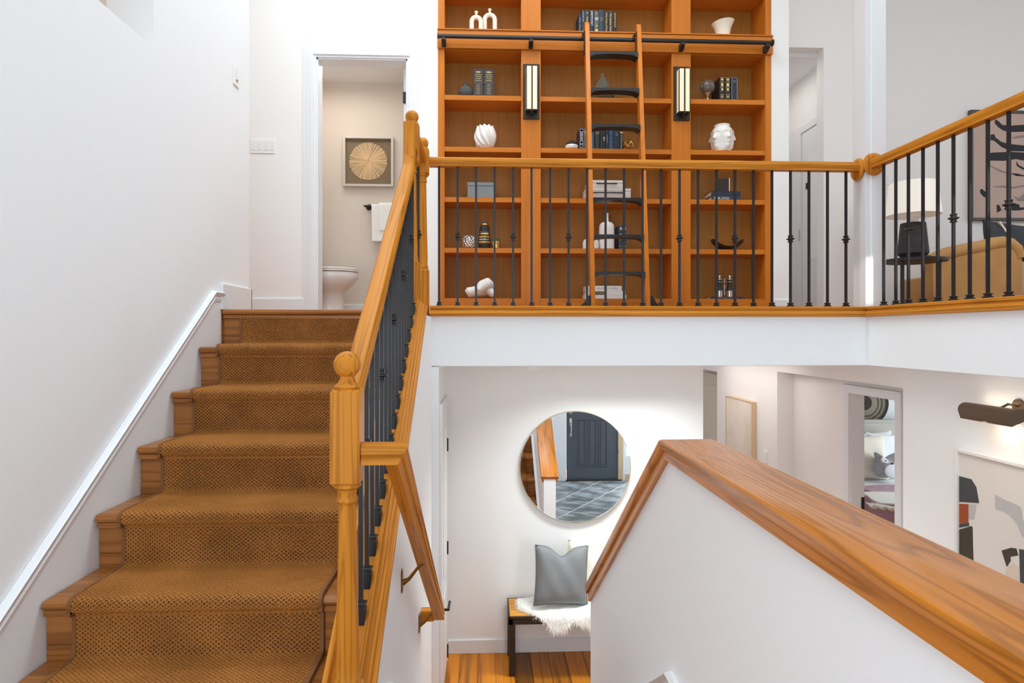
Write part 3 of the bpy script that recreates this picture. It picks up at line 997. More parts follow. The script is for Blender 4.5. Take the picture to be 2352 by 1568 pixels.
def newel(parent, x, y, zs, big=1.0):
    """zs: ball top, block top, block bottom, column bottom, foot"""
    bt, b1, b0, cb, ft = zs
    h = 0.0385
    root = part('newel_post', B(x - h, x + h, y - h, y + h, b0, b1, 0.006), 'oak_z', parent)
    r = 0.036
    zc = bt - r
    prof = [(0.030, b1 - 0.001), (0.034, b1 + 0.006), (0.030, b1 + 0.012), (0.024, b1 + 0.016), (0.020, b1 + 0.024)]
    a0 = -60
    for a in range(a0, 91, 15): prof.append((max(r * math.cos(math.radians(a)), 0.001), zc + r * math.sin(math.radians(a))))
    part('ball_finial', G().lathe(prof, x, y, 28), 'oak_z', root)
    L = b0 - cb
    prof = [(0.034, b0 + 0.001), (0.036, b0 - 0.008), (0.026, b0 - 0.016), (0.024, b0 - 0.03), (0.027, b0 - 0.04), (0.028, b0 - 0.046), (0.022, b0 - 0.054), (0.022, b0 - 0.06),
            (0.0235, b0 - 0.07), (0.025, b0 - L * 0.4), (0.029, b0 - L * 0.7), (0.0315, b0 - L * 0.88), (0.030, cb + 0.03), (0.034, cb + 0.02), (0.036, cb + 0.01), (0.034, cb - 0.001)]
    part('turned_column', G().lathe(prof, x, y, 28), 'oak_z', root)
    part('base_block', B(x - h, x + h, y - h, y + h, ft, cb, 0.006), 'oak_z', root)
    return root


BALK = {}


def baluster(parent, x, y, z0, z1, knuckle=False, zk=0.44, slope=0):
    """square iron bar with a shoe (and a knuckle on every third one)"""
    key = ('bar', round(z1 - z0, 3), slope)
    b = 0.0066
    if key not in BALK:
        g = G()
        g.hexa([(-b, -b, 0), (b, -b, 0), (b, b, 0), (-b, b, 0), (-b, -b, z1 - z0 - b * slope), (b, -b, z1 - z0 - b * slope), (b, b, z1 - z0 + b * slope), (-b, b, z1 - z0 + b * slope)])
        m = mesh_of(g, 'baluster'); m.materials.append(MATS['iron']); BALK[key] = m
    off = Vector(parent['_off'])
    o = bpy.data.objects.new('baluster', BALK[key]); COL.objects.link(o); o.parent = parent
    o.location = Vector((x, y, z0)) + off
    k2 = ('shoe', slope)
    if k2 not in BALK:
        g = G()
        q = [(0.0165, 0.0), (0.0165, 0.010), (0.011, 0.014), (0.011, 0.019), (0.015, 0.022), (0.013, 0.027), (0.0068, 0.028)]
        if slope: q = [(0.0155, 0.0), (0.0155, 0.036), (0.0125, 0.040), (0.0125, 0.046), (0.0165, 0.049), (0.0165, 0.053), (0.012, 0.056), (0.0068, 0.057)]
        rows = []
        for i, (r, z) in enumerate(q):
            s_ = slope if i < 1 else 0
            rows.append([(-r, -r, z - r * s_), (r, -r, z - r * s_), (r, r, z + r * s_), (-r, r, z + r * s_)])
        g.rings(rows)
        m = mesh_of(g, 'base_shoe', 8); m.materials.append(MATS['iron']); BALK[k2] = m
    s = bpy.data.objects.new('base_shoe', BALK[k2]); COL.objects.link(s); s.parent = o
    if knuckle:
        if 'kn' not in BALK:
            q = [(0.0068, -0.024), (0.0125, -0.022), (0.0125, -0.018), (0.0095, -0.014), (0.0105, -0.008), (0.019, -0.002), (0.019, 0.002), (0.0105, 0.008), (0.0095, 0.014), (0.0125, 0.018), (0.0125, 0.022), (0.0068, 0.024)]
            g = G().rings([[(-r, -r, z), (r, -r, z), (r, r, z), (-r, r, z)] for r, z in q])
            m = mesh_of(g, 'knuckle', 8); m.materials.append(MATS['iron']); BALK['kn'] = m
        k = bpy.data.objects.new('knuckle', BALK['kn']); COL.objects.link(k); k.parent = o
        k.location = (0, 0, zk)
    return o


# ---- stair railing
RXC = -0.377
def rail_top(y): return EYE - 0.047 + 0.715 * (y - 1.94)


srail = thing('stair_railing', 'oak and black iron railing climbing the left staircase', 'railing', (RXC, 1.69, LZ))
N1Y, N2Y, N3Y = 1.69, 3.45, 3.955
newel(srail, -0.362, N1Y, (EYE - 0.046, EYE - 0.146, EYE - 0.395, EYE - 0.93, LZ))
newel(srail, -0.392, N2Y, (EYE + 1.212, EYE + 1.138, EYE + 0.92, EYE + 0.395, UF + 0.0))
ye = 3.21
rpath = [(RXC, N1Y + 0.03, rail_top(N1Y + 0.03) - 0.03), (RXC - 0.004, ye, rail_top(ye) - 0.03), (RXC - 0.006, ye + 0.055, rail_top(ye) + 0.05), (RXC - 0.006, ye + 0.06, EYE + 1.085)]
part('handrail', G().sweep(RAILP, rpath, sub=(0, 1)), 'oak_s', srail)
part('gooseneck', G().sweep(RAILP, rpath, sub=(1, 3)), 'oak_z', srail)
part('rail_block', B(RXC - 0.036, RXC + 0.024, ye + 0.06, N2Y - 0.0385, EYE + 0.96, EYE + 1.083, 0.006), 'oak_z', srail)
# base rail with stepped mouldings
pr = [(-0.43, 0.0), (-0.360, 0.0), (-0.360, 0.012), (-0.352, 0.015), (-0.346, 0.011), (-0.344, 0.001), (-0.332, 0.0), (-0.330, -0.009), (-0.320, -0.011), (-0.318, -0.021), (-0.306, -0.024), (-0.306, -0.046), (-0.312, -0.052), (-0.43, -0.052)]
part('base_rail', G().rings([[(a, y, hc(y) + b) for a, b in pr] for y in (1.762, 3.41)]), 'oak_s', srail)
part('base_rail_end', G().box(-0.336, -0.306, 1.735, 1.762, hc(1.75) - 0.30, hc(1.75) - 0.02, 0.003).box(-0.445, -0.425, 1.72, 1.742, hc(1.75) - 0.30, hc(1.75) + 0.045, 0.003), 'oak_z', srail)
k = 0
yb_ = 1.935
ys = [1.942 + 0.0984 * i for i in range(15)]
for i, y in enumerate(ys):
    baluster(srail, -0.375, y, hc(y), rail_top(y) - 0.062, i % 3 == 1, 0.44, 0.711)

# ---- balcony railing
brail = thing('balcony_railing', 'level oak and black iron railing in front of the bookcase', 'railing', (1.0, FY, UF))
RT = atY(1480, 366.5, FY + 0.075).z
tzb = tz1
RLY = FY + 0.075
newel(brail, -0.383, N3Y, (EYE + 1.222, EYE + 1.15, EYE + 0.99, EYE + 0.40, UF))
rzc = RT - 0.031
xr = atY(1975, 0, FY).x
RBX = CX0 - 0.012
part('handrail', G().sweep([(a, b) for a, b in RAILP], [(-0.345, RLY, rzc), (CX0 - 0.02, RLY, rzc)]), 'oak_x', brail)
part('handrail', G().sweep(RAILP, [(-0.388, N2Y + 0.037, rzc - 0.0), (-0.388, N3Y - 0.037, rzc)]), 'oak_y', brail, )


def rosette(parent, c, axis):
    pr = [(0.0, 0.0), (0.052, 0.0), (0.068, 0.004), (0.072, 0.010), (0.070, 0.017), (0.060, 0.020), (0.056, 0.024), (0.0, 0.025)]
    g = G()
    n = 32
    rows = []
    for r, d in pr:
        r = max(r, 0.001); row = []
        for k in range(n):
            a = 2 * PI * k / n
            if axis == '-x': row.append((c[0] - d, c[1] + r * math.cos(a), c[2] + r * math.sin(a)))
            else: row.append((c[0] + r * math.cos(a), c[1] - d, c[2] + r * math.sin(a)))
        rows.append(row)
    return part('rosette', g.rings(rows), 'oak_z', parent)


# the column's left face carries the first rosette, its front face the second
rosette(brail, (CX0 - 0.001, RLY + 0.018, rzc - 0.012), '-x')
xs = [1008.6 + (1943 - 1008.6) * i / 22 for i in range(23)]
for i, px in enumerate(xs):
    X = atY(px, 0, RLY).x
    baluster(brail, X, RLY, tzb, rzc - 0.03, i % 3 == 1, 0.44)
for i in range(2):
    baluster(brail, -0.388, N2Y + 0.16 + 0.14 * i, UF + 0.02, rzc - 0.03, i == 1, 0.44)

# ---- gallery railing on the right
grail = thing('gallery_railing', 'oak and black iron railing running towards the viewer above the right hall', 'railing', (RX, 2.5, UF))
part('handrail', G().sweep(RAILP, [(RX + 0.05, 3.93, rzc + 0.002), (RX + 0.05, 0.2, rzc + 0.002)]), 'oak_y', grail)
rosette(grail, (RX + 0.05, 3.944, rzc), '-y')
yl = [atX(px, 0, RX + 0.05).y for px in (2029.8, 2057.6, 2086.6, 2120, 2154, 2190, 2227.6, 2269, 2317)]
st = (yl[0] - yl[-1]) / 8
for i in range(30):
    y = yl[i] if i < 9 else yl[-1] - st * (i - 8)
    if y < 0.25: break
    baluster(grail, RX + 0.05, y, tzb, rzc - 0.028, i % 3 == 2, 0.44)

# ---- wall handrail of the flight down
wr = thing('wall_handrail', 'short oak handrail turning down from the lower newel post', 'handrail', (-0.235, 1.69, LZ))
hp = [(-0.026, -0.027), (0.026, -0.027), (0.026, -0.012), (0.021, -0.006), (0.026, 0.0), (0.026, 0.018), (0.018, 0.027), (-0.018, 0.027), (-0.026, 0.018), (-0.026, 0.0), (-0.021, -0.006), (-0.026, -0.012)]
ztop = EYE - 0.29 - 0.027
ydn = 3.30
wpath = [(-0.322, 1.69, ztop), (-0.232, 1.69, ztop), (-0.232, ydn, ztop - 0.711 * (ydn - 1.69))]
part('rail', G().sweep(hp, wpath, sub=(0, 1)), 'oak_x', wr)
part('rail', G().sweep(hp, wpath, sub=(1, 2)), 'oak_d', wr)
zr = ztop - 0.711 * (ydn - 0.03 - 1.72)
part('rail_return', B(SWX + 0.001, -0.257, ydn - 0.055, ydn - 0.003, zr - 0.055, zr + 0.0, 0.003), 'oak_x', wr)
for yy in (2.50, 3.16):
    zz = ztop - 0.711 * (yy - 1.72) - 0.033
    g = G()
    g.box(SWX + 0.0005, SWX + 0.006, yy - 0.016, yy + 0.016, zz - 0.11, zz - 0.02, 0.002)
    g.tube([(SWX + 0.004, yy, zz - 0.075), (SWX + 0.03, yy, zz - 0.06), (-0.262, yy, zz - 0.018), (-0.245, yy, zz + 0.0)], [0.012, 0.007, 0.006, 0.009], 10)
    g.box(-0.25, -0.214, yy - 0.02, yy + 0.02, zz - 0.004, zz + 0.002, 0.001)
    part('bracket', g, 'brass', wr)

# ================================================================== BOOKCASE
bc = thing('bookcase', 'built-in cherry wood bookcase with three bays behind the balcony railing', 'bookcase', ((BX0 + BX1) / 2, BY, UF))
BB = BY + 0.255
TOPZ = CZ - 0.02
sx = {k: atY(v, 300, BY).x for k, v in dict(a=1021, b=1197, c=1242, d=1542, e=1586, f=1757).items()}
BAYS = [(sx['a'], sx['b']), (sx['c'], sx['d']), (sx['e'], sx['f'])]
part('back_panel', B(BX0 + 0.01, BX1 - 0.01, BB, BB + 0.012, UF, TOPZ), 'cherry_shaded', bc)
part('side_panel', B(BX0, BX0 + 0.02, BY - 0.004, BB, UF, TOPZ, 0.001), 'cherry_z', bc)
part('side_panel', B(BX1 - 0.02, BX1, BY - 0.004, BB, UF, TOPZ, 0.001), 'cherry_z', bc)
zK = atY(1100, 685, BY).z                   # bottom shelf top
for a, b in ((BX0, sx['a']), (sx['b'], sx['c']), (sx['d'], sx['e']), (sx['f'], BX1)):
    part('stile', B(a + (0.0005 if a == BX0 else 0), b, BY - 0.005, BY + 0.018, UF + 0.05, TOPZ, 0.001), 'cherry_z', bc)
for a, b in ((sx['a'] - 0.02, sx['a'] - 0.001), (sx['b'] + 0.001, sx['b'] + 0.02), (sx['c'] - 0.02, sx['c'] - 0.001), (sx['d'] + 0.001, sx['d'] + 0.02), (sx['e'] - 0.02, sx['e'] - 0.001), (sx['f'] + 0.001, sx['f'] + 0.02)):
    part('partition', B(a, b, BY + 0.018, BB, UF + 0.05, TOPZ, 0.0005), 'cherry_z', bc)
part('kickboard', B(BX0, BX1, BY - 0.012, BY + 0.005, UF, UF + 0.075, 0.002), 'cherry_x', bc)
part('bottom_rail', B(BX0 + 0.016, BX1 - 0.016, BY - 0.004, BY + 0.014, UF + 0.076, zK, 0.001), 'cherry_x', bc)
vz0, vz1 = atY(1100, 114, BY).z, atY(1100, 69.5, BY).z
part('valance', B(BX0 - 0.003, BX1 + 0.006, BY - 0.022, BY - 0.005, vz0, vz1 - 0.012, 0.002), 'cherry_x', bc)
part('valance_cap', B(BX0 - 0.003, BX1 + 0.006, BY - 0.03, BY + 0.02, vz1 - 0.012, vz1 - 0.001, 0.002), 'cherry_x', bc)
SZ = {'top': vz1, 'A': atY(1100, 219, BY).z, 'B': atY(1100, 337.5, BY).z, 'C': atY(1100, 453, BY).z, 'D': atY(1100, 569.3, BY).z, 'K': zK}
for (a, b) in BAYS:
    for k in ('top', 'A', 'B', 'C', 'D', 'K'):
        part('shelf', B(a - 0.0005, b + 0.0005, BY - 0.001, BB - 0.0005, SZ[k] - 0.038 if k != 'K' else SZ[k] - 0.02, SZ[k], 0.0015), 'cherry_x', bc)
    part('shelf', B(a, b, BY - 0.001, BB - 0.0005, SZ['top'] + 0.315, SZ['top'] + 0.352, 0.0015), 'cherry_x', bc)
    part('soffit_board', B(a, b, BY + 0.018, BB - 0.0005, vz0 - 0.002, vz0 + 0.016), 'cherry_x', bc)

# rolling ladder track
ty = BY - 0.075
t0, t1 = atY(1007, 83.7, ty), atY(1773, 97.4, ty)
tzz = (t0.z + t1.z) / 2
tr = thing('ladder_track', 'long black pipe track for the library ladder across the bookcase', 'track', (1.0, ty, tzz))
part('pipe', G().tube([(t0.x, ty, tzz), (t1.x, ty, tzz)], 0.0155, 16), 'ladder_black', tr)
part('end_cap', G().disc((t0.x - 0.003, ty, tzz), 0.021, 'x', 0.008, 20), 'ladder_black', tr)
part('end_cap', G().disc((t1.x + 0.004, ty, tzz), 0.025, 'x', 0.01, 20), 'ladder_black', tr)
for px in (1019, 1220, 1568, 1763):
    X = atY(px, 0, ty).x
    g = G().prism([(ty - 0.012, tzz - 0.014), (ty + 0.014, tzz - 0.012), (BY - 0.023, tzz - 0.012), (BY - 0.023, tzz - 0.062), (ty + 0.02, tzz - 0.055), (ty - 0.012, tzz - 0.03)], 'x', X - 0.016, X + 0.016)
    part('bracket', g, 'ladder_black', tr)

# library ladder
lad = thing('library_ladder', 'tall cherry library ladder with black rungs leaning on the bookcase', 'ladder', (1.0, 4.47, UF))
Lt, Lb = (atY(1347, 52, 4.78), atY(1465, 57, 4.78)), (atY(1361.5, 725, 4.47), atY(1487, 725, 4.47))


def lad_pt(i, z):
    a, b = Lb[i], Lt[i]
    t = (z - UF) / (b.z - UF)
    return Vector((a.x + (b.x - a.x) * t, 4.47 + (4.78 - 4.47) * t, z))


for i in (0, 1):
    rows = []
    for z in (UF + 0.012, Lt[i].z - 0.03, Lt[i].z - 0.008, Lt[i].z):
        p = lad_pt(i, z)
        d = 0.034 if z < Lt[i].z - 0.01 else (0.024 if z < Lt[i].z - 0.001 else 0.01)
        rows.append([(p.x - 0.0155, p.y - d, z), (p.x + 0.0155, p.y - d, z), (p.x + 0.0155, p.y + d, z), (p.x - 0.0155, p.y + d, z)])
    part('side_rail', G().rings(rows), 'cherry_z', lad)
for k in range(8):
    yp = 131 + 82.4 * k + (2.2 * k * k * 0.08)
    z = None
    for it in range(4):
        yy = 4.6 if z is None else lad_pt(0, z).y
        z = atY(1405, yp - 7, yy).z
    a, b = lad_pt(0, z), lad_pt(1, z)
    xa, xb = a.x + 0.0155, b.x - 0.0155
    n = 12
    pts = [(xa, z), (xb, z)]
    for j in range(n + 1):
        u = 1 - j / n
        xx = xa + (xb - xa) * u
        pts.append((xx, z - 0.018 - 0.012 * (2 * u - 1) ** 2 - (0.014 if j in (0, n) else 0)))
    g = G().prism(pts, 'y', a.y - 0.045, a.y + 0.045)
    rg = part('rung', g, 'ladder_black', lad)
for i, s in ((0, -1), (1, 1)):
    p = lad_pt(i, UF + 0.02)
    x = p.x + s * 0.016
    pts = [(0, 0.002), (0, 0.115), (0.012, 0.118), (0.022, 0.108), (0.045, 0.066), (0.08, 0.038), (0.105, 0.026), (0.108, 0.012), (0.108, 0.002)]
    g = G().prism([(x + s * a, UF + 0.028 + b) for a, b in pts], 'y', p.y - 0.02, p.y + 0.02)
    f = part('wheel_housing', g, 'ladder_black', lad)
    part('wheel', G().disc((x + s * 0.055, p.y, UF + 0.024), 0.024, 'y', 0.03, 20), 'rubber', f)
    p = lad_pt(i, tzz)
    x = p.x - 0.0165
    g = G().box(x - 0.006, x, p.y - 0.016, p.y + 0.016, tzz - 0.15, tzz + 0.03, 0.002)
    g.box(x - 0.012, x, ty - 0.012, p.y + 0.01, tzz + 0.0155, tzz + 0.03, 0.002)
    g.box(x - 0.012, x - 0.006, ty - 0.012, ty + 0.012, tzz - 0.0, tzz + 0.03, 0.002)
    part('track_hook', g, 'ladder_black', lad)

# sconces
for (px0, px1, py0, py1, bx0, bx1, lbl) in ((1201.5, 1239, 148, 273.5, 1210, 1234, 'tall bronze wall sconce with cream panes, on the left upright of the bookcase'), (1547, 1584, 154, 277, 1560, 1583, 'tall bronze wall sconce with cream panes, on the right upright of the bookcase')):
    P0, P1 = atY(px0, py1, BY - 0.01), atY(px1, py0, BY - 0.01)
    xm = (P0.x + P1.x) / 2
    s = thing('wall_sconce', lbl, 'wall lamp', (xm, BY - 0.006, P0.z), 'bookcase sconces')
    part('back_plate', B(P0.x, P1.x, BY - 0.018, BY - 0.0055, P0.z, P1.z, 0.002), 'bronze', s)
    yf = BY - 0.085
    F0, F1 = atY(bx0, 256, yf), atY(bx1, 153, yf)
    if px0 < 1300: z0, z1 = atY(1220, 250, yf).z, atY(1220, 151, yf).z
    else: z0, z1 = atY(1570, 255, yf).z, atY(1570, 157, yf).z
    hwid = 0.043
    part('cage', G().box(xm - hwid - 0.002, xm + hwid + 0.002, yf - 0.002, BY - 0.018, z0 - 0.008, z0, 0.001).box(xm - hwid, xm + hwid, yf, BY - 0.018, z1, z1 + 0.004, 0.001)
         .box(xm - 0.005, xm + 0.005, yf - 0.006, yf + 0.004, z0 - 0.02, z1 + 0.004, 0.001).box(xm - hwid - 0.002, xm - hwid + 0.004, yf - 0.002, yf + 0.004, z0, z1).box(xm + hwid - 0.004, xm + hwid + 0.002, yf - 0.002, yf + 0.004, z0, z1)
         .box(xm - 0.01, xm + 0.01, yf + 0.03, BY - 0.018, z0 - 0.03, z0 - 0.008, 0.002), 'bronze', s)
    for a, b in ((xm - hwid + 0.004, xm - 0.005), (xm + 0.005, xm + hwid - 0.004)):
        part('pane', B(a, b, yf, yf + 0.005, z0, z1), 'lens', s)
    for a, b in ((xm - hwid, xm - hwid + 0.004), (xm + hwid - 0.004, xm + hwid)):
        part('pane', B(a, b, yf + 0.008, BY - 0.022, z0, z1), 'lens', s)

# ------------------------------------------------------------------ things on the shelves
IY = BY + 0.06


def px(x, Y=IY): return atY(x, 300, Y).x
def pz(y, Y=IY, x=1200): return atY(x, y, Y).z


def lathe_thing(name, label, cat, xc, z, prof, m, n=28, Y=IY, fn=None, squash=(1, 1), group=None):
    o = obj(name, G().lathe([(max(r, 0.0008), zz) for r, zz in prof], 0, 0, n, fn, squash), m)
    o.location = (xc, Y, z)
    return tag(o, label, cat, group)


# arch vases
for xa, xb, yt, nm in ((1078, 1110, 28, 'smaller cream arch vase with a little neck, left of its pair'), (1108, 1142, 22, 'larger cream arch vase with a little neck, right of its pair')):
    Yv = IY + (0.0 if xa < 1090 else 0.035)
    a, b, z1 = px(xa, Yv), px(xb, Yv), pz(yt, Yv)
    z0 = SZ['top'] + 0.0008
    r = 0.0185
    wd = (b - a) / 2 - r
    hb = z1 - z0 - 0.03
    xc = (a + b) / 2
    pts = [(xc - wd, Yv, z0), (xc - wd, Yv, z0 + hb - wd - r)]
    for k in range(1, 9): pts.append((xc - wd * math.cos(PI * k / 8), Yv, z0 + hb - wd - r + wd * math.sin(PI * k / 8)))
    pts.append((xc + wd, Yv, z0))
    v = obj('arch_vase', G().tube(pts, r, 14), 'cream')
    tag(v, nm, 'vase', 'cream arch vases')
    part('neck', G().lathe([(0.009, hb + z0 - 0.006), (0.008, z0 + hb + 0.008), (0.014, z0 + hb + 0.018), (0.015, z0 + hb + 0.026), (0.008, z0 + hb + 0.030)], xc, Yv, 16), 'cream', v)

# small round grey bottle vase
x = px(1069.5)
lathe_thing('bud_vase', 'small round dark grey vase with a narrow blue-black neck', 'vase', x, SZ['A'] + 0.0005,
            [(0.04, 0), (0.052, 0.012), (0.057, 0.04), (0.052, 0.062), (0.036, 0.08), (0.02, 0.088), (0.0175, 0.092), (0.0175, 0.108), (0.02, 0.113), (0.014, 0.113)], 'stone_grey')
# swirl vase
zt = pz(293) - SZ['B']


def swirl(r, z, t):
    u = z / zt
    k = 10
    ph = (t * k / (2 * PI) + u * 2.4 + 0.25 * math.sin(u * 5)) % 1.0
    rid = 1 - abs(2 * ph - 1)
    return r * (0.86 + 0.2 * rid), z + (0.012 * (rid - 0.5) if u > 0.97 else 0)


prof = [(0.045, 0), (0.052, 0.012)] + [(0.052 + 0.036 * math.sin(PI * (0.12 + 0.75 * k / 20)) ** 1.0 - 0.004, 0.012 + (zt - 0.012) * k / 20) for k in range(1, 21)] + [(0.05, zt - 0.004), (0.04, zt - 0.03)]
lathe_thing('swirl_vase', 'white ceramic vase with deep twisting ridges', 'vase', px(1114.5), SZ['B'] + 0.0006, prof, 'ceramic', 100, fn=swirl)

# grey box
g = B(px(1074), px(1138), BY + 0.03, BY + 0.2, SZ['C'] + 0.0005, pz(428, BY + 0.04), 0.002)
o = tag(obj('storage_box', g, 'linen_grey'), 'grey linen covered box on the shelf behind the railing', 'box')
part('lid', B(px(1074) - 0.002, px(1138) + 0.002, BY + 0.027, BY + 0.203, pz(428, BY + 0.04), pz(420.5, BY + 0.04), 0.002), 'linen_grey', o)

# hammered votive, ringed vase, gold pot
lathe_thing('hammered_candle_pot', 'squat hammered silver pot left of the dark ringed vase', 'pot', px(1077), SZ['D'] + 0.0006,
            [(0.042, 0), (0.055, 0.012), (0.061, 0.04), (0.059, 0.075), (0.048, 0.096), (0.04, 0.1), (0.038, 0.096), (0.045, 0.07)], 'hammered', 32)
x = px(1113)
zt = pz(512) - SZ['D']
rv = lathe_thing('ringed_vase', 'tall dark tapering vase with gold and grey rings', 'vase', x, SZ['D'] + 0.0006,
                 [(0.043, 0), (0.047, 0.01), (0.0475, 0.03), (0.047, zt * 0.5), (0.041, zt * 0.72), (0.031, zt * 0.9), (0.027, zt * 0.97), (0.022, zt), (0.018, zt - 0.01)], 'dark', 32)


def rvr(z):
    u = z / zt
    return 0.0478 if u < 0.5 else 0.0478 - (u - 0.5) / 0.5 * 0.0195 - (0.002 if u > .7 else 0)


for u0, u1, m in ((0.20, 0.27, 'gold'), (0.31, 0.36, 'silver'), (0.40, 0.47, 'gold'), (0.52, 0.585, 'gold'), (0.62, 0.71, 'linen_grey'), (0.74, 0.795, 'gold'), (0.83, 0.875, 'silver'), (0.9, 0.95, 'gold')):
    r0, r1 = rvr(u0 * zt) + 0.001, rvr(u1 * zt) + 0.001
    part('ring_band', G().lathe([(r0 - 0.004, u0 * zt), (r0, u0 * zt), (r1, u1 * zt), (r1 - 0.004, u1 * zt)], 0, 0, 32), m, rv)
x = px(1139, IY - 0.02)
gp = lathe_thing('succulent_pot', 'tiny gold pot holding a green succulent', 'potted plant', x, SZ['D'] + 0.0006, [(0.024, 0), (0.031, 0.004), (0.036, 0.03), (0.037, 0.05), (0.035, 0.055), (0.032, 0.048)], 'gold', 28, Y=IY - 0.02)
for k in range(14):
    a = k * 2.4; t = 0.35 + 0.5 * (k % 5) / 5
    d = Vector((math.cos(a) * math.sin(t), math.sin(a) * math.sin(t), math.cos(t)))
    p0 = Vector((0, 0, 0.046)) + Vector((math.cos(a), math.sin(a), 0)) * 0.012
    part('leaf', G().tube([p0, p0 + d * 0.018, p0 + d * 0.03, p0 + d * 0.04], [0.004, 0.0065, 0.005, 0.001], 6, 0.5), 'leaf', gp)

# knotted sculpture
x0 = px(1069); z0 = SZ['K'] + 0.001
u = 0.00346
P = lambda a, b, dy=0: (px(1069 + a), IY + 0.03 + dy, z0 + (684 - b) * u)
g = G()
g.tube([P(2, 672, -.01), P(6, 670, -.01), P(20, 668, -.005), P(38, 667, 0.01), P(52, 664, 0.03)], [0.026, 0.041, 0.043, 0.042, 0.04], 16)
kn = obj('knot_sculpture', g, 'plaster')
tag(kn, 'white plaster knot sculpture on the lowest shelf', 'sculpture')
g = G().tube([P(33, 672, -0.045), P(32, 664, -0.055), P(40, 655, -0.05), P(50, 650, -0.03), P(58, 655, 0.02), P(56, 668, 0.04)], [0.03, 0.042, 0.045, 0.046, 0.044, 0.036], 16)
part('loop', g, 'plaster', kn)
part('bar', G().tube([P(34, 656, 0.0), P(48, 662, -0.01), P(62, 672, -0.03), P(66, 674, -0.03)], [0.03, 0.034, 0.033, 0.026], 16), 'plaster', kn)


# ---- books
def book(x0, x1, ytop, z, depth, cover, label, group, Y=BY + 0.03, z1=None, title=None, tm='ink_white', cat='book', bands=(), vert=True, tw=0.6, tspan=(0.2, 0.85)):
    """upright book, spine towards the viewer"""
    z1 = z1 or pz(ytop, Y)
    h = z1 - z
    o = thing('book', label, cat, ((x0 + x1) / 2, Y, z), group)
    g = G()
    t = min(0.0025, (x1 - x0) * 0.15)
    g.box(x0, x0 + t, Y + 0.002, Y + depth, z, z1, 0.0005)
    g.box(x1 - t, x1, Y + 0.002, Y + depth, z, z1, 0.0005)
    n = 5
    prof = [(x0 + (x1 - x0) * k / n, Y + 0.004 - 0.005 * math.sin(PI * k / n)) for k in range(n + 1)]
    g.prism(prof + [(x1, Y + 0.006), (x0, Y + 0.006)], 'z', z, z1)
    c = part('cover', g, cover, o)
    part('pages', B(x0 + t, x1 - t, Y + 0.007, Y + depth - 0.004, z + 0.003, z1 - 0.004), 'pages', o)
    for (f0, f1, m, fx) in bands:
        wd = (x1 - x0) * fx / 2; xm = (x0 + x1) / 2
        part('spine_band', B(xm - wd, xm + wd, Y - 0.0022, Y + 0.002, z + h * f0, z + h * f1), m, c)
    if title:
        a, b = tspan
        if vert:
            text(title, tm, c, width=h * (b - a), height=(x1 - x0) * tw, origin=((x0 + x1) / 2, Y - 0.0015, z + h * (a + b) / 2), right=(0, 0, -1), up=(1, 0, 0), name='lettering')
        else:
            lines = title
            for (s, fz, fw, fh) in lines:
                text(s, tm, c, width=(x1 - x0) * fw, height=h * fh, origin=((x0 + x1) / 2, Y - 0.0015, z + h * fz), name='lettering')
    return o


# two matching thick dark volumes
BK = BY + 0.03
for xa, xb, lb in ((1087, 1110.2, 'thick black volume with gold spine lettering, next to the small grey vase'), (1111.2, 1134.5, 'thick black volume with gold spine lettering, right-hand one of its pair')):
    ln = [('The Norton', .795, .6, .05), ('Anthology', .72, .62, .05), ('of English', .655, .55, .05), ('Literature', .59, .6, .05)] + [(s, f, w_, .022) for s, f, w_ in (('fourth', .45, .3), ('edition', .41, .5), ('volume', .36, .36), ('abrams', .31, .5), ('donaldson', .27, .4), ('smith', .23, .3), ('adams', .19, .4), ('monk', .14, .5), ('lipking', .10, .35))]
    book(px(xa, BK), px(xb, BK), 160, SZ['A'] + 0.0005, 0.17, 'charcoal', lb, 'pair of thick black volumes', title=ln, tm='ink_gold', vert=False, bands=((.86, .91, 'ink_gold', .4), (.885, .892, 'ink_grey', .92), (.52, .525, 'ink_grey', .92), (.47, .474, 'ink_grey', .92)))

# top shelf row
TS = [(1329, 1335.4, 27, 'navy2', 'The Time', 'ink_grey', 'slim dark navy book at the left end of the top shelf row', (.1, .8)),
      (1336, 1343.6, 20, 'navy2', 'GERMS', 'ink_grey', 'dark book lettered GERMS, second in the top shelf row', (.52, .95)),
      (1344.2, 1353, 20, 'darkgreen', 'G   Essays', 'ink_gold', 'dark green book half behind the left ladder rail on the top shelf', (.4, .92)),
      (1353.8, 1364.5, 20, 'navy2', 'JODI PICOULT', 'ink_white', 'dark book with bold white capitals up its spine on the top shelf', (.36, .98)),
      (1365.2, 1375.4, 21, 'greygreen', None, None, 'grey-green book with a pale blue label and gold disc on the top shelf', None),
      (1376, 1387.8, 18.5, 'navy', None, None, 'plain slate blue book on the top shelf', None),
      (1388.3, 1397.8, 20, 'dark', 'Taking Charge of Change', 'ink_gold', 'black book with gold script lettering on the top shelf', (.08, .93)),
      (1398.3, 1408, 21, 'charcoal', 'The Summer House', 'ink_gold', 'charcoal book with a thin gold line of lettering on the top shelf', (.1, .9)),
      (1408.6, 1416, 23, 'dark', 'BENJAMIN BLACK', 'ink_gold', 'thin black book at the right end of the top shelf row', (.32, .96))]
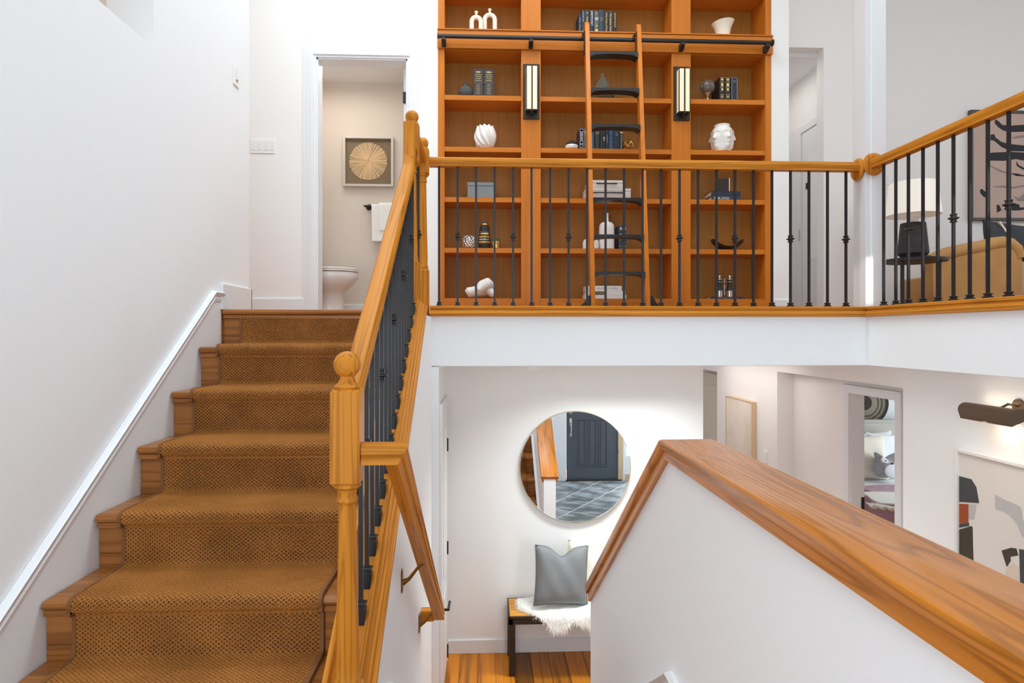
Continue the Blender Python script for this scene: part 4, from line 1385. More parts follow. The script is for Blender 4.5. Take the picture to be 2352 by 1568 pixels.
for xa, xb, yt, c, t, tm, lb, sp in TS:
    bands = ()
    if 'disc' in lb: bands = ((.86, .92, 'ink_gold', .15), (.6, .72, 'ink_grey', .8), (.34, .38, 'ink_gold', .4), (.1, .22, 'ink_gold', .6), (.0, .05, 'art_rust', .9))
    if 'plain slate' in lb: bands = ((.68, .685, 'ink_gold', .6), (.64, .645, 'ink_gold', .6), (.6, .605, 'ink_gold', .6), (.555, .56, 'ink_gold', .6))
    book(px(xa, BK), px(xb, BK), yt, SZ['top'] + 0.0005, 0.16, c, lb, 'books on the top shelf', title=t, tm=tm or 'ink_white', tspan=sp or (.2, .8), bands=bands, tw=0.55)
o = tag(obj('eyeglass_case', G().tube([(px(1470), IY, SZ['top'] + 0.011), (px(1474), IY, SZ['top'] + 0.012), (px(1486), IY + .01, SZ['top'] + 0.012), (px(1490), IY + .01, SZ['top'] + 0.011)], [.004, .010, .010, .004], 12), 'dark'), 'small dark oblong trinket right of the ladder on the top shelf', 'trinket')

# glass decanter on a flat book
Yd = IY + 0.03
fb = thing('book', 'thin purple book lying flat under the glass vase', 'book', (px(1405, Yd), Yd, SZ['A']))
part('cover', G().box(px(1366, Yd), px(1432, Yd), BY + 0.035, BY + 0.2, SZ['A'] + 0.0005, SZ['A'] + 0.003).box(px(1366, Yd), px(1432, Yd), BY + 0.035, BY + 0.2, SZ['A'] + 0.013, SZ['A'] + 0.0155).box(px(1366, Yd), px(1432, Yd), BY + 0.035, BY + 0.038, SZ['A'] + 0.003, SZ['A'] + 0.013), 'dark', fb)
part('pages', B(px(1367, Yd), px(1431, Yd), BY + 0.038, BY + 0.197, SZ['A'] + 0.003, SZ['A'] + 0.013), 'paper', fb)
zb = SZ['A'] + 0.0158
hh = pz(167, Yd) - zb
lathe_thing('glass_vase', 'teardrop grey-green glass vase seen between the ladder rungs', 'vase', px(1384, Yd), zb,
            [(0.07, 0), (0.094, 0.012), (0.097, 0.035), (0.075, 0.075), (0.045, hh * 0.68), (0.024, hh * 0.84), (0.014, hh * 0.9), (0.015, hh), (0.011, hh), (0.010, hh * 0.9), (0.02, hh * 0.82), (0.04, hh * .66), (0.068, 0.075), (0.088, 0.035), (0.06, 0.012)], 'glass', 36, Y=Yd)

# row behind the third rung
zB = SZ['B'] + 0.0005
MB_ = [(1331, 1340.2, 292, 'navy', 'patterned purple-grey book with white squares on its spine', ((.80, .96, 'ink_grey', .85), (.84, .93, 'dark', .6), (.60, .78, 'brushlight', .8), (.42, .58, 'brushlight', .7), (.25, .40, 'ink_grey', .85), (.285, .37, 'dark', .6), (.08, .23, 'ink_grey', .85), (.11, .2, 'dark', .6))),
       (1341, 1348.5, 293, 'greygreen', 'grey-green book beside the patterned one, partly behind the ladder rail', ((.8, .86, 'ink_grey', .8), (.72, .74, 'ink_gold', .9))),
       (1358.5, 1365.4, 295, 'blue', 'blue book just right of the left ladder rail under the third rung', ()),
       (1367, 1377.4, 296, 'darkgreen', 'dark teal book with two gold bands below the third rung', ((.88, .90, 'ink_gold', .9), (.80, .82, 'ink_gold', .9))),
       (1379, 1384.4, 296, 'charcoal', 'narrow grey book below the third rung', ()),
       (1385, 1390, 297, 'navy2', 'narrow navy book with three gold dots below the third rung', ((.60, .66, 'ink_gold', .6), (.53, .58, 'ink_gold', .6), (.45, .49, 'ink_gold', .4))),
       (1391, 1398.6, 296, 'navy2', 'navy book with a fine pale line of lettering below the third rung', ((.35, .75, 'ink_grey', .12),)),
       (1399.4, 1408.4, 295, 'blue', 'mid blue cloth book below the third rung', ((.7, .71, 'navy', .9), (.5, .51, 'navy', .9))),
       (1409.4, 1423.4, 295, 'navy2', 'wide dark navy book below the third rung', ((.82, .84, 'ink_grey', .35), (.72, .74, 'ink_grey', .45))),
       (1424, 1430.4, 296, 'darkgreen', 'slim dark green book beside the gold openwork ball', ((.85, .92, 'ink_gold', .9), (.06, .8, 'ink_grey', .15)))]
for xa, xb, yt, c, lb, bands in MB_:
    book(px(xa, BK), px(xb, BK), yt, zB, 0.15, c, lb, 'books on the shelf behind the third rung', bands=bands)
g = G()
zt = pz(296, BK) + 0.001
for k in range(6):
    g.sphere((px(1370 + k * 5.6, BK + .05), BK + 0.05, zt + 0.012), 0.012, 10, 8, (1, 1, 1))
tag(obj('bead_garland', g, 'black'), 'short string of dark beads lying on the row of blue books', 'beads')
# dark lidded bowl, gold ball
bwl = lathe_thing('small_bowl', 'small round dark and white pot left of the patterned book', 'pot', px(1313), zB, [(0.03, 0), (0.048, 0.012), (0.052, 0.028), (0.047, 0.04)], 'ceramic')
part('lid', G().lathe([(0.049, 0.039), (0.048, 0.044), (0.036, 0.06), (0.02, 0.068), (0.018, 0.074), (0.001, 0.075)], 0, 0, 28), 'dark', bwl)
zc = zB + 0.042
ico = bmesh.new(); bmesh.ops.create_icosphere(ico, subdivisions=1, radius=0.042)
g = G()
for e in ico.edges:
    a, b = e.verts[0].co, e.verts[1].co
    m_ = (a + b) / 2
    m_ = m_.normalized() * 0.042
    g.tube([a, m_, b], 0.0055, 6)
ico.free()
o = obj('openwork_ball', g, 'gold'); o.location = (px(1443), IY, zc + 0.005); tag(o, 'gold openwork ball on the shelf below the third rung', 'ornament')

# white boxes
zC = SZ['C'] + 0.0005
a0, a1 = px(1346, BY + .02), px(1449, BY + .02)
zm = pz(430, BY + .02)
for xa, xb, z0, z1, lb, h0, h1, hy in ((a0, a1, zC, zm, 'larger white box with a black bar handle, bottom of the pair', 1361.5, 1436, 440.5), (px(1352, BY + .03), px(1434, BY + .03), zm + 0.0007, pz(412, BY + .03), 'smaller white box with a black bar handle, standing on the larger one', 1370, 1418, 419.5)):
    bx = thing('keepsake_box', lb, 'box', ((xa + xb) / 2, BY + 0.1, z0), 'pair of white boxes')
    part('body', B(xa, xb, BY + 0.025, BY + 0.2, z0, z1 - 0.022, 0.002), 'box_white', bx)
    part('lid', B(xa - 0.001, xb + 0.001, BY + 0.023, BY + 0.202, z1 - 0.021, z1, 0.002), 'box_white', bx)
    hzz = pz(hy, BY + .015)
    g = G().tube([(px(h0, BY + .01), BY + 0.012, hzz), (px(h1, BY + .01), BY + 0.012, hzz)], 0.0045, 10)
    for q in (h0 + 8, h1 - 8): g.tube([(px(q, BY + .01), BY + 0.012, hzz), (px(q, BY + .01), BY + 0.025, hzz)], 0.0035, 8)
    part('handle', g, 'black', bx)

# white bottle, low vase, blue books
zD = SZ['D'] + 0.0006
hh = pz(488, IY) - zD
sh = pz(508, IY) - zD
lathe_thing('bottle_vase', 'tall white bottle vase with a thin neck behind the ladder', 'vase', px(1393.5), zD, [(0.054, 0), (0.059, 0.006), (0.060, sh * 0.75), (0.057, sh * 0.88), (0.044, sh * 0.96), (0.02, sh), (0.0145, sh + 0.008), (0.0135, hh - 0.006), (0.016, hh), (0.011, hh), (0.010, hh - .02)], 'ceramic', 32)
lathe_thing('low_vase', 'low rounded white vase left of the white bottle', 'vase', px(1357), zD, [(0.058, 0), (0.064, 0.006), (0.0645, 0.05), (0.058, 0.072), (0.04, 0.084), (0.025, 0.088), (0.022, 0.085)], 'ceramic', 32)
for xa, xb, lb in ((1422, 1430.2, 'dark blue leather book with gold bands, next to the white bottle'), (1430.8, 1439.5, 'dark blue leather book with gold bands, behind a railing bar')):
    book(px(xa, BK), px(xb, BK), 515, zD, 0.17, 'blue', lb, 'pair of blue leather books', bands=((.8, .9, 'ink_gold', .55), (.6, .64, 'ink_gold', .7), (.02, .58, 'navy2', .3), (.66, .78, 'navy2', .35), (.36, .39, 'ink_gold', .5), (.1, .14, 'ink_gold', .6)))


# flat stacks
def flat_book(x0, x1, z, h, label, cover, group=None, Y=BY + 0.03, depth=0.17, title=None, tm='ink_grey', tspan=(.1, .8), pagem='pages', th=0.55):
    o = thing('book', label, 'book', ((x0 + x1) / 2, Y + depth / 2, z), group)
    t = min(0.0025, h * 0.2)
    g = G().box(x0, x1, Y, Y + depth, z, z + t, 0.0004).box(x0, x1, Y, Y + depth, z + h - t, z + h, 0.0004).box(x0, x1, Y, Y + 0.003, z + t, z + h - t)
    c = part('cover', g, cover, o)
    part('pages', B(x0 + 0.003, x1 - 0.003, Y + 0.003, Y + depth - 0.003, z + t, z + h - t), pagem, o)
    if title:
        a, b = tspan
        text(title, tm, c, width=(x1 - x0) * (b - a), height=h * th, origin=(x0 + (x1 - x0) * (a + b) / 2, Y - 0.0006, z + h / 2), name='lettering')
    return o


zq = SZ['K'] + 0.0005
F = BY + 0.015
flat_book(px(1344, F), px(1438.5, F), zq, 0.029, 'white book at the bottom of the short stack behind the ladder foot', 'paper', 'stack of white books', Y=F, pagem='paper')
fb2 = flat_book(px(1345, F), px(1436.5, F), zq + 0.0295, 0.034, 'cream book with a black title label, middle of the white stack', 'paper', 'stack of white books', Y=F, pagem='pages')
cv = fb2.children[0]
part('title_label', B(px(1366.5, F), px(1393, F), F - 0.002, F, zq + 0.033, zq + 0.056), 'ink_black', cv)
text('ENGINEER', 'ink_gold', cv, width=0.075, height=0.013, origin=(px(1380, F), F - 0.0024, zq + 0.0445))
flat_book(px(1346, F), px(1428, F), zq + 0.064, 0.037, 'white book with pale grey lettering on top of the white stack', 'paper', 'stack of white books', Y=F, title='THE COMPLETE  OF WOMEN', tm='ink_grey', tspan=(.3, .88), pagem='paper', th=.3)

# cream tilted bowl vase
x0, x1 = px(1634), px(1684)
xc = px(1660)
zv = SZ['top'] + 0.0006
hv = pz(41) - zv


def tilt(r, z, t):
    u = max(0, (z / hv - 0.5) / 0.5)
    return r, z + u * 0.010 * (math.cos(t) - 0.5)


lathe_thing('flared_vase', 'cream flared vase with a slanted rim on the top shelf', 'vase', xc, zv, [(0.052, 0), (0.056, 0.005), (0.057, hv * 0.3), (0.062, hv * 0.55), (0.075, hv * 0.8), (0.086, hv * 0.97), (0.088, hv), (0.083, hv * 0.99), (0.07, hv * 0.8), (0.055, hv * 0.5)], 'cream', 40, fn=tilt)

# glass globe bust and three books
zA = SZ['A'] + 0.0005
xg = px(1625)
gl = obj('glass_globe', G().sphere((0, 0, 0.118), 0.058, 28, 18), 'orb'); gl.location = (xg, IY, zA); tag(gl, 'smoky glass globe on a small metal stand beside black books', 'ornament')
g = G().lathe([(0.03, 0), (0.03, 0.006), (0.008, 0.012), (0.007, 0.03), (0.02, 0.05), (0.034, 0.068), (0.032, 0.07), (0.012, 0.055)], 0, 0, 20)
part('stand', g, 'silver', gl)
for k, (xa, xb, lb) in enumerate(((1653, 1664.3, 'black and gold volume next to the smoky glass globe'), (1665.3, 1678, 'black and gold volume in the middle of three black books'), (1679.8, 1694, 'black book with a thin pale border, right of two gilded volumes'))):
    bands = ((.95, .965, 'ink_gold', .8), (.78, .79, 'ink_gold', .85), (.60, .74, 'ink_gold', .45), (.56, .565, 'ink_gold', .85), (.42, .53, 'ink_gold', .35), (.26, .27, 'ink_gold', .85), (.12, .13, 'ink_gold', .85), (.17, .21, 'ink_gold', .5), (.85, .92, 'ink_gold', .5)) if k < 2 else \
        ((.975, .985, 'ink_grey', .9), (.015, .025, 'ink_grey', .9), (.80, .81, 'ink_grey', .5), (.86, .87, 'ink_grey', .5), (.03, .06, 'ink_gold', .3))
    o = book(px(xa, BK), px(xb, BK), 168 + k * 0.5, zA, 0.175, 'dark' if k < 2 else 'navy2', lb, 'three black books beside the globe', bands=bands)
    if k == 2:
        c = o.children[0]
        z1 = pz(169, BK)
        for q in (px(xa + 1, BK), px(xb - 1, BK)): part('spine_band', B(q - 0.0012, q + 0.0012, BK - 0.002, BK + 0.002, zA + 0.006, z1 - 0.006), 'ink_grey', c)

# white vase of many faces
zf = SZ['B'] + 0.0006
hf = pz(281) - zf
Rf = 0.092


def g2(x, s): return math.exp(-x * x / (2 * s * s))


def faces(r, z, t):
    u = z / hf
    if u > 0.93 or u < 0.03: return r, z
    k = 5
    best = 0
    a = (t - 0.55) % (2 * PI / k)
    a = a - PI / k
    d = a * 0.09                                  # metres along the surface
    dr = 0
    nose = 0.021 * g2(d, 0.0075) * (max(0, min(1, (0.72 - u) / 0.27)) if u > 0.45 else max(0, 1 - (0.45 - u) / 0.05))
    brow = 0.006 * g2(u - 0.72, 0.035) * g2(d, 0.03)
    eye = -0.009 * (g2(d - 0.020, 0.011) + g2(d + 0.020, 0.011)) * g2(u - 0.625, 0.05)
    lid = 0.005 * (g2(d - 0.02, 0.008) + g2(d + 0.02, 0.008)) * g2(u - 0.61, 0.02)
    lips = 0.008 * g2(d, 0.014) * (g2(u - 0.335, 0.018) + g2(u - 0.285, 0.02))
    mth = -0.003 * g2(d, 0.016) * g2(u - 0.31, 0.008)
    chin = 0.011 * g2(d, 0.017) * g2(u - 0.17, 0.06)
    cheek = 0.004 * (g2(d - 0.03, 0.014) + g2(d + 0.03, 0.014)) * g2(u - 0.45, 0.1)
    side = -0.012 * g2(abs(a) - PI / k, 0.22) * g2(u - 0.42, 0.25)
    return r + nose + brow + eye + lid + lips + mth + chin + cheek + side, z


prof = [(0.06, 0), (0.066, 0.004), (0.067, hf * 0.05)]
for k in range(1, 47):
    u = 0.05 + 0.83 * k / 46
    rr = 0.070 + 0.022 * math.sin(min(1, (u - 0.05) / 0.6) * PI / 2) - (0.024 * ((u - 0.62) / 0.26) ** 2 if u > 0.62 else 0)
    prof.append((rr, hf * u))
prof += [(0.058, hf * 0.92), (0.057, hf * 0.945), (0.061, hf * 0.96), (0.061, hf * 0.99), (0.056, hf), (0.05, hf * 0.99), (0.048, hf * 0.9)]
lathe_thing('face_vase', 'white ceramic vase modelled with several faces around it', 'vase', px(1658.5), zf, prof, 'ceramic', 180, fn=faces)

# navy books with a dark glass block
zz = SZ['C'] + 0.0005
h1 = pz(445.3, BK) - zz
flat_book(px(1634.5, BK), px(1702, BK), zz, h1, 'navy book lettered REBEL SOULS at the bottom of its pair', 'navy', 'pair of flat navy books', title='REBEL SOULS', tm='ink_white', tspan=(.09, .6), th=.5)
h2 = pz(434, BK) - (zz + h1 + 0.0005)
flat_book(px(1633.5, BK), px(1701, BK), zz + h1 + 0.0005, h2, 'plain navy book lying on top of the lettered navy book', 'navy2', 'pair of flat navy books')
z2 = zz + h1 + h2 + 0.0012
hg = pz(404.5, BK + .03) - z2
sm = thing('glass_block', 'dark smoky glass hurricane block standing on the navy books', 'candle holder', (px(1661), BK + 0.06, z2))
c_ = Vector((px(1661, BK + .06), BK + 0.075))
pts = []
for a in (200, 300, 20, 120): pts.append((c_.x + 0.066 * math.cos(math.radians(a)), c_.y + 0.066 * math.sin(math.radians(a))))
part('block', G().prism(pts, 'z', z2, z2 + hg), 'smoke', sm)
part('silver_edge', G().tube([(pts[1][0], pts[1][1] + .001, z2 + .001), (pts[1][0], pts[1][1] + .001, z2 + hg)], 0.006, 8), 'silver', sm)

# black crescent bowl
zz = SZ['D'] + 0.0008
xa, xb = px(1635), px(1705)
xm, hwid = (xa + xb) / 2, (xb - xa) / 2
hb = pz(549) - zz
rows = []
for k in range(17):
    u = -1 + 2 * k / 16
    zl = hb * abs(u) ** 2.2
    w_ = 0.07 * math.sqrt(max(0.02, 1 - u * u * 0.85))
    th = 0.022 + 0.025 * (1 - abs(u))
    xx = xm + hwid * (u * (1 - 0.22 * (1 - abs(u))))
    rows.append([(xx, IY - w_, zl + zz + th * .55), (xx, IY - w_ * 0.55, zl * 0.8 + zz), (xx, IY + w_ * 0.55, zl * 0.8 + zz), (xx, IY + w_, zl + zz + th * .55), (xx, IY + w_ * .9, zl + zz + th * .62), (xx, IY, zl * .92 + zz + th * 0.3 + 0.004), (xx, IY - w_ * .9, zl + zz + th * .62)])
g = G().rings(rows)
tag(obj('crescent_bowl', g, 'black'), 'black crescent-shaped wooden bowl on the shelf', 'bowl')

# opera glasses on a flat blue book
zz = SZ['K'] + 0.0005
flat_book(px(1632, F), px(1706, F), zz, 0.018, 'thin navy book lying flat under the binoculars', 'navy', Y=F, title='BEAUTIFUL HOMES OF THE WORLD', tm='ink_grey', tspan=(.18, .78), th=.35)
zb = zz + 0.0186
bn = thing('binoculars', 'vintage black and silver binoculars standing on a flat navy book', 'binoculars', (px(1664), IY, zb))
hb = pz(631) - zb
for xq in (px(1652.5), px(1675.8)):
    part('barrel', G().lathe([(0.029, hb * 0.28), (0.028, hb * 0.30), (0.021, hb * 0.42), (0.0185, hb * 0.6), (0.0185, hb * 0.7), (0.019, hb * 0.8), (0.016, hb * 0.81)], xq, IY, 24), 'black', bn)
    part('lens_tube', G().lathe([(0.023, 0), (0.0235, hb * 0.26), (0.029, hb * 0.262), (0.029, hb * 0.285), (0.02, hb * 0.286)], xq, IY, 24), 'silver', bn)
    part('eyepiece', G().lathe([(0.016, hb * 0.8), (0.022, hb * 0.805), (0.022, hb * 0.83), (0.011, hb * 0.84), (0.010, hb * 0.92), (0.018, hb * 0.97), (0.018, hb), (0.012, hb)], xq, IY, 24), 'silver', bn)
    part('ring', G().lathe([(0.018, hb * 0.69), (0.021, hb * 0.695), (0.021, hb * 0.715), (0.018, hb * 0.72)], xq, IY, 24), 'silver', bn)
xq = px(1664)
part('focus_column', G().lathe([(0.004, hb * 0.1), (0.004, hb * 0.3), (0.006, hb * 0.35), (0.007, hb * 0.55), (0.005, hb * 0.6), (0.010, hb * 0.63), (0.005, hb * 0.66), (0.004, hb * 0.86), (0.002, hb * 0.87)], xq, IY, 16), 'silver', bn)
part('bridge', G().box(px(1648), px(1680), IY - 0.004, IY + 0.004, hb * 0.265, hb * 0.28).box(px(1648), px(1680), IY - 0.004, IY + 0.004, hb * 0.697, hb * 0.71), 'silver', bn).location.z += 0
for o in list(bn.children):
    o.location.z += zb
bn.children[0].location.z += 0

# ================================================================== BATHROOM
fa, fb_ = atY(788, 428, WBY - 0.03), atY(904, 314, WBY - 0.03)
wa = thing('wall_art', 'square framed art of a pale radiating disc of sticks on the bathroom wall', 'wall art', ((fa.x + fb_.x) / 2, WBY, fa.z))
fw = 0.022
for (a, b, c, d) in ((fa.x, fa.x + fw, fa.z, fb_.z), (fb_.x - fw, fb_.x, fa.z, fb_.z), (fa.x + fw, fb_.x - fw, fa.z, fa.z + fw), (fa.x + fw, fb_.x - fw, fb_.z - fw, fb_.z)):
    part('frame_bar', B(a, b, WBY - 0.045, WBY - 0.002, c, d, 0.002), 'silver_frame', wa)
part('mat_board', B(fa.x + fw, fb_.x - fw, WBY - 0.012, WBY - 0.004, fa.z + fw, fb_.z - fw), 'mat_brown', wa)
cx_, cz_ = (fa.x + fb_.x) / 2 - 0.003, (fa.z + fb_.z) / 2 + 0.006
R = (fb_.x - fa.x) * 0.385
g = G()
for k in range(150):
    a = 2 * PI * k / 150 + random.uniform(-.015, .015)
    r1 = R * random.uniform(0.95, 1.0); wd = random.uniform(0.0014, 0.0026); r0 = random.uniform(0.0, 0.03)
    d = Vector((math.cos(a), 0, math.sin(a))); n = Vector((-math.sin(a), 0, math.cos(a)))
    c = Vector((cx_, WBY - 0.014 - random.uniform(0, .006), cz_))
    p = [c + d * r0 - n * wd * .4, c + d * r1 - n * wd, c + d * r1 + n * wd, c + d * r0 + n * wd * .4]
    t = Vector((0, 0.004, 0))
    g.hexa([tuple(v + t) for v in (p[0], p[1], p[2], p[3])] + [tuple(v) for v in (p[0], p[1], p[2], p[3])])
sd = part('stick_disc', g, 'stick', wa); sd['kind'] = 'stuff'

tb = atY(845, 473, WBY - 0.06)
bar = thing('towel_bar', 'black towel bar on the bathroom wall', 'towel bar', (tb.x + 0.2, WBY, tb.z))
part('rail', G().tube([(tb.x - 0.035, WBY - 0.062, tb.z), (tb.x + 0.62, WBY - 0.062, tb.z)], 0.009, 12), 'black', bar)
for xx in (tb.x, tb.x + 0.585):
    o = part('post', G().lathe([(0.001, 0), (0.027, 0.0), (0.027, 0.008), (0.012, 0.014), (0.012, 0.05)], 0, 0, 20), 'black', bar)
    o.rotation_euler = (PI / 2, 0, 0); o.location = Vector((xx, WBY, tb.z)) + Vector(bar['_off'])
for xa, xb, yb, dy, lb, nm in ((853, 925, 553, 0, 'white bath towel folded over the black bar', 'bath_towel'), (870, 925, 528, 0.014, 'smaller white hand towel layered over the bath towel', 'hand_towel')):
    Yt = WBY - 0.085 - dy
    a, b = atY(xa, 0, Yt).x, atY(xb, 0, Yt).x
    z0 = atY(870, yb, Yt).z
    r = 0.014 + dy
    prof = [(WBY - 0.062 + r, tb.z - 0.25)]
    for k in range(0, 9): prof.append((WBY - 0.062 + r * math.cos(PI * k / 8), tb.z + r * math.sin(PI * k / 8)))
    rows = []
    n = 10
    for (y, z) in prof: rows.append([(a + (b - a) * j / n, y, z) for j in range(n + 1)])
    m_ = 8
    for i in range(1, m_ + 1):
        zz = tb.z + (z0 - tb.z) * i / m_
        rows.append([(a + (b - a) * j / n + 0.006 * i / m_ * (1 if j < 3 else 0), WBY - 0.062 - r - 0.006 * math.sin(j * 1.9 + 0.4) * i / m_, zz) for j in range(n + 1)])
    g = G().rings(rows, closed=False, cap=False)
    me = mesh_of(g, nm)
    o = obj(nm, me, 'towel')
    mod = o.modifiers.new('thick', 'SOLIDIFY'); mod.thickness = 0.007; mod.offset = 0
    tag(o, lb, 'towel')

# toilet, seen from its side
TY = 5.37
tf = atY(823, 622, TY).x
T = thing('toilet', 'white toilet seen side-on through the bathroom door', 'toilet', (tf - 0.3, TY, UF))
zr_ = atY(800, 626, TY).z
Lb_, Wb = 0.46, 0.36


def oval(cx, z, L, W, n=32):
    out = []
    for k in range(n):
        a = 2 * PI * k / n
        c, s = math.cos(a), math.sin(a)
        out.append((cx + L / 2 * (c if c > 0 else c * 0.9), TY + W / 2 * s * (1 if c > 0 else 1.02), z))
    return out


cx0 = tf - Lb_ / 2
H_ = zr_ - UF
rows = [oval(cx0 - 0.03, UF, 0.30, 0.20), oval(cx0 - 0.03, UF + 0.03, 0.29, 0.19), oval(cx0 - 0.03, UF + H_ * 0.5, 0.27, 0.18), oval(cx0 - 0.025, UF + H_ * 0.60, 0.30, 0.22), oval(cx0 - 0.012, UF + H_ * 0.72, 0.39, 0.31), oval(cx0 - 0.002, UF + H_ * 0.86, 0.45, 0.355), oval(cx0, UF + H_ * 0.94, 0.46, 0.36), oval(cx0, zr_ - 0.004, 0.455, 0.355), oval(cx0, zr_, 0.44, 0.34)]
part('bowl', G().rings(rows), 'porcelain', T)
part('seat', G().rings([oval(cx0, zr_ + 0.002, 0.45, 0.36), oval(cx0, zr_ + 0.004, 0.47, 0.375), oval(cx0, zr_ + 0.014, 0.47, 0.375), oval(cx0, zr_ + 0.016, 0.45, 0.36)]), 'porcelain', T)
part('lid', G().rings([oval(cx0 - 0.004, zr_ + 0.018, 0.45, 0.36), oval(cx0 - 0.004, zr_ + 0.020, 0.465, 0.37), oval(cx0 - 0.004, zr_ + 0.030, 0.465, 0.37), oval(cx0 - 0.004, zr_ + 0.036, 0.42, 0.33)]), 'porcelain', T)
part('tank', B(cx0 - 0.42, cx0 - 0.23, TY - 0.22, TY + 0.22, zr_ - 0.02, zr_ + 0.36, 0.02, 3), 'porcelain', T)
part('pedestal', B(cx0 - 0.40, cx0 - 0.12, TY - 0.09, TY + 0.09, UF, zr_ - 0.03, 0.03, 3), 'porcelain', T)


# ================================================================== SWITCHES
def plate(name, label, cat, c, axis, w_, h_, gangs, loc):
    """axis: outward normal '-y', '+x', '-x'"""
    t = thing(name, label, cat, loc)

    def bx(nm, u0, u1, z0, z1, d0, d1, m, bev=0.001):
        if axis == '-y': g = B(c[0] + u0, c[0] + u1, c[1] - d1, c[1] - d0, c[2] + z0, c[2] + z1, bev)
        elif axis == '+x': g = B(c[0] + d0, c[0] + d1, c[1] + u0, c[1] + u1, c[2] + z0, c[2] + z1, bev)
        else: g = B(c[0] - d1, c[0] - d0, c[1] + u0, c[1] + u1, c[2] + z0, c[2] + z1, bev)
        return part(nm, g, m, t)
    bx('cover_plate', -w_ / 2, w_ / 2, -h_ / 2, h_ / 2, 0.0005, 0.006, 'plate_white', 0.0015)
    gw = w_ / gangs
    for k in range(gangs):
        u = -w_ / 2 + gw * (k + 0.5)
        bx('rocker', u - min(0.0165, gw * .36), u + min(0.0165, gw * .36), -h_ * 0.29, h_ * 0.29, 0.006, 0.0085, 'trim_white')
    return t


p = atX(541, 172, LW)
p0, p1 = atX(530, 190, LW), atX(551, 190, LW)
sw = plate('light_switch', 'white light switch plate on the long left wall near its corner', 'switch', (LW, p.y, p.z), '+x', 0.075, 0.125, 1, (LW, p.y, p.z))
part('slider', B(LW + 0.0085, LW + 0.011, p.y - 0.012, p.y + 0.01, p.z - 0.033, p.z - 0.028), 'linen_grey', sw)
p0, p1 = atY(575, 352, BY), atY(633, 320, BY)
plate('switch_bank', 'white four-gang switch plate beside the bathroom door', 'switch', ((p0.x + p1.x) / 2, BY, (p0.z + p1.z) / 2), '-y', p1.x - p0.x, p1.z - p0.z, 4, (p1.x - 0.1, BY, p0.z))
p = atX(1759, 1048, AX)
plate('light_switch', 'white light switch by the alcove corner in the lower hall', 'switch', (AX, p.y, p.z), '-x', 0.075, 0.115, 1, (AX, p.y, p.z))
p = atY(2037, 411, LVY)
plate('wall_outlet', 'white wall outlet plate behind the lamp in the upper right room', 'outlet', (p.x, LVY, p.z), '-y', 0.075, 0.12, 1, (p.x, LVY, p.z))

# ================================================================== LOWER ENTRY: mirror, bench
ma, mb = atY(1194, 1072, MY - 0.02), atY(1449, 1072, MY - 0.02)
mc = ((ma.x + mb.x) / 2, MY - 0.014, atY(1321, 1072, MY - 0.02).z)
mr = (mb.x - ma.x) / 2
mi = thing('round_mirror', 'large round wall mirror with a thin brass rim above the bench', 'mirror', (mc[0], MY, mc[2]))
part('glass', G().disc((mc[0], MY - 0.021, mc[2]), mr - 0.004, 'y', 0.003, 96), 'mirror', mi)
rows = []
for k in range(97):
    a = 2 * PI * k / 96
    rows.append([(mc[0] + r * math.cos(a), y, mc[2] + r * math.sin(a)) for r, y in ((mr - 0.006, MY - 0.001), (mr, MY - 0.001), (mr, MY - 0.027), (mr - 0.004, MY - 0.027), (mr - 0.004, MY - 0.018), (mr - 0.006, MY - 0.018))])
part('rim', G().rings(rows, cap=False), 'mirror_rim', mi)
p = atY(1221, 850, 4.2)
o = obj('smoke_alarm', G().lathe([(0.035, p.z), (0.045, p.z + 0.01), (0.048, p.z + 0.03), (0.048, LC - 0.0045)], p.x, 4.2, 28), 'plate_white')
tag(o, 'small round white alarm under the lower ceiling above the mirror', 'smoke alarm')

bx0 = atY(1169, 1500, 4.31).x
bx1, by0, by1, bz = bx0 + 1.16, 4.31, 4.625, 0.407
bn = thing('bench', 'low bench with honey wood top and dark steel frame below the mirror', 'bench', ((bx0 + bx1) / 2, 4.46, 0))
for i in range(3):
    ya_, yb_2 = by0 + 0.014 + (by1 - by0 - 0.028) * i / 3, by0 + 0.014 + (by1 - by0 - 0.028) * (i + 1) / 3
    part('plank', B(bx0 + 0.008, bx1 - 0.008, ya_ + 0.0006, yb_2 - 0.0006, bz - 0.02, bz + 0.002, 0.001), 'bench_x', bn)
g = G()
q = 0.044
g.box(bx0, bx1, by0, by0 + 0.012, bz - 0.012, bz).box(bx0, bx1, by1 - 0.012, by1, bz - 0.012, bz).box(bx0, bx0 + 0.008, by0, by1, bz - 0.012, bz).box(bx1 - 0.008, bx1, by0, by1, bz - 0.012, bz)
g.box(bx0, bx1, by0, by0 + q * .6, bz - 0.052, bz - 0.021).box(bx0, bx1, by1 - q * .6, by1, bz - 0.052, bz - 0.021).box(bx0, bx0 + q * .6, by0, by1, bz - 0.052, bz - 0.021).box(bx1 - q * .6, bx1, by0, by1, bz - 0.052, bz - 0.021)
part('frame', g, 'bronze', bn)
for a in (bx0, bx1 - q):
    for b in (by0, by1 - q):
        part('leg', B(a + 0.001, a + q, b, b + q, 0.001, bz - 0.0525, 0.002), 'bronze', bn)

# sheepskin draped over the bench
random.seed(3)
fx0, fx1 = atY(1190, 0, 4.45).x, bx1 - 0.06
nx_, ny_ = 44, 26


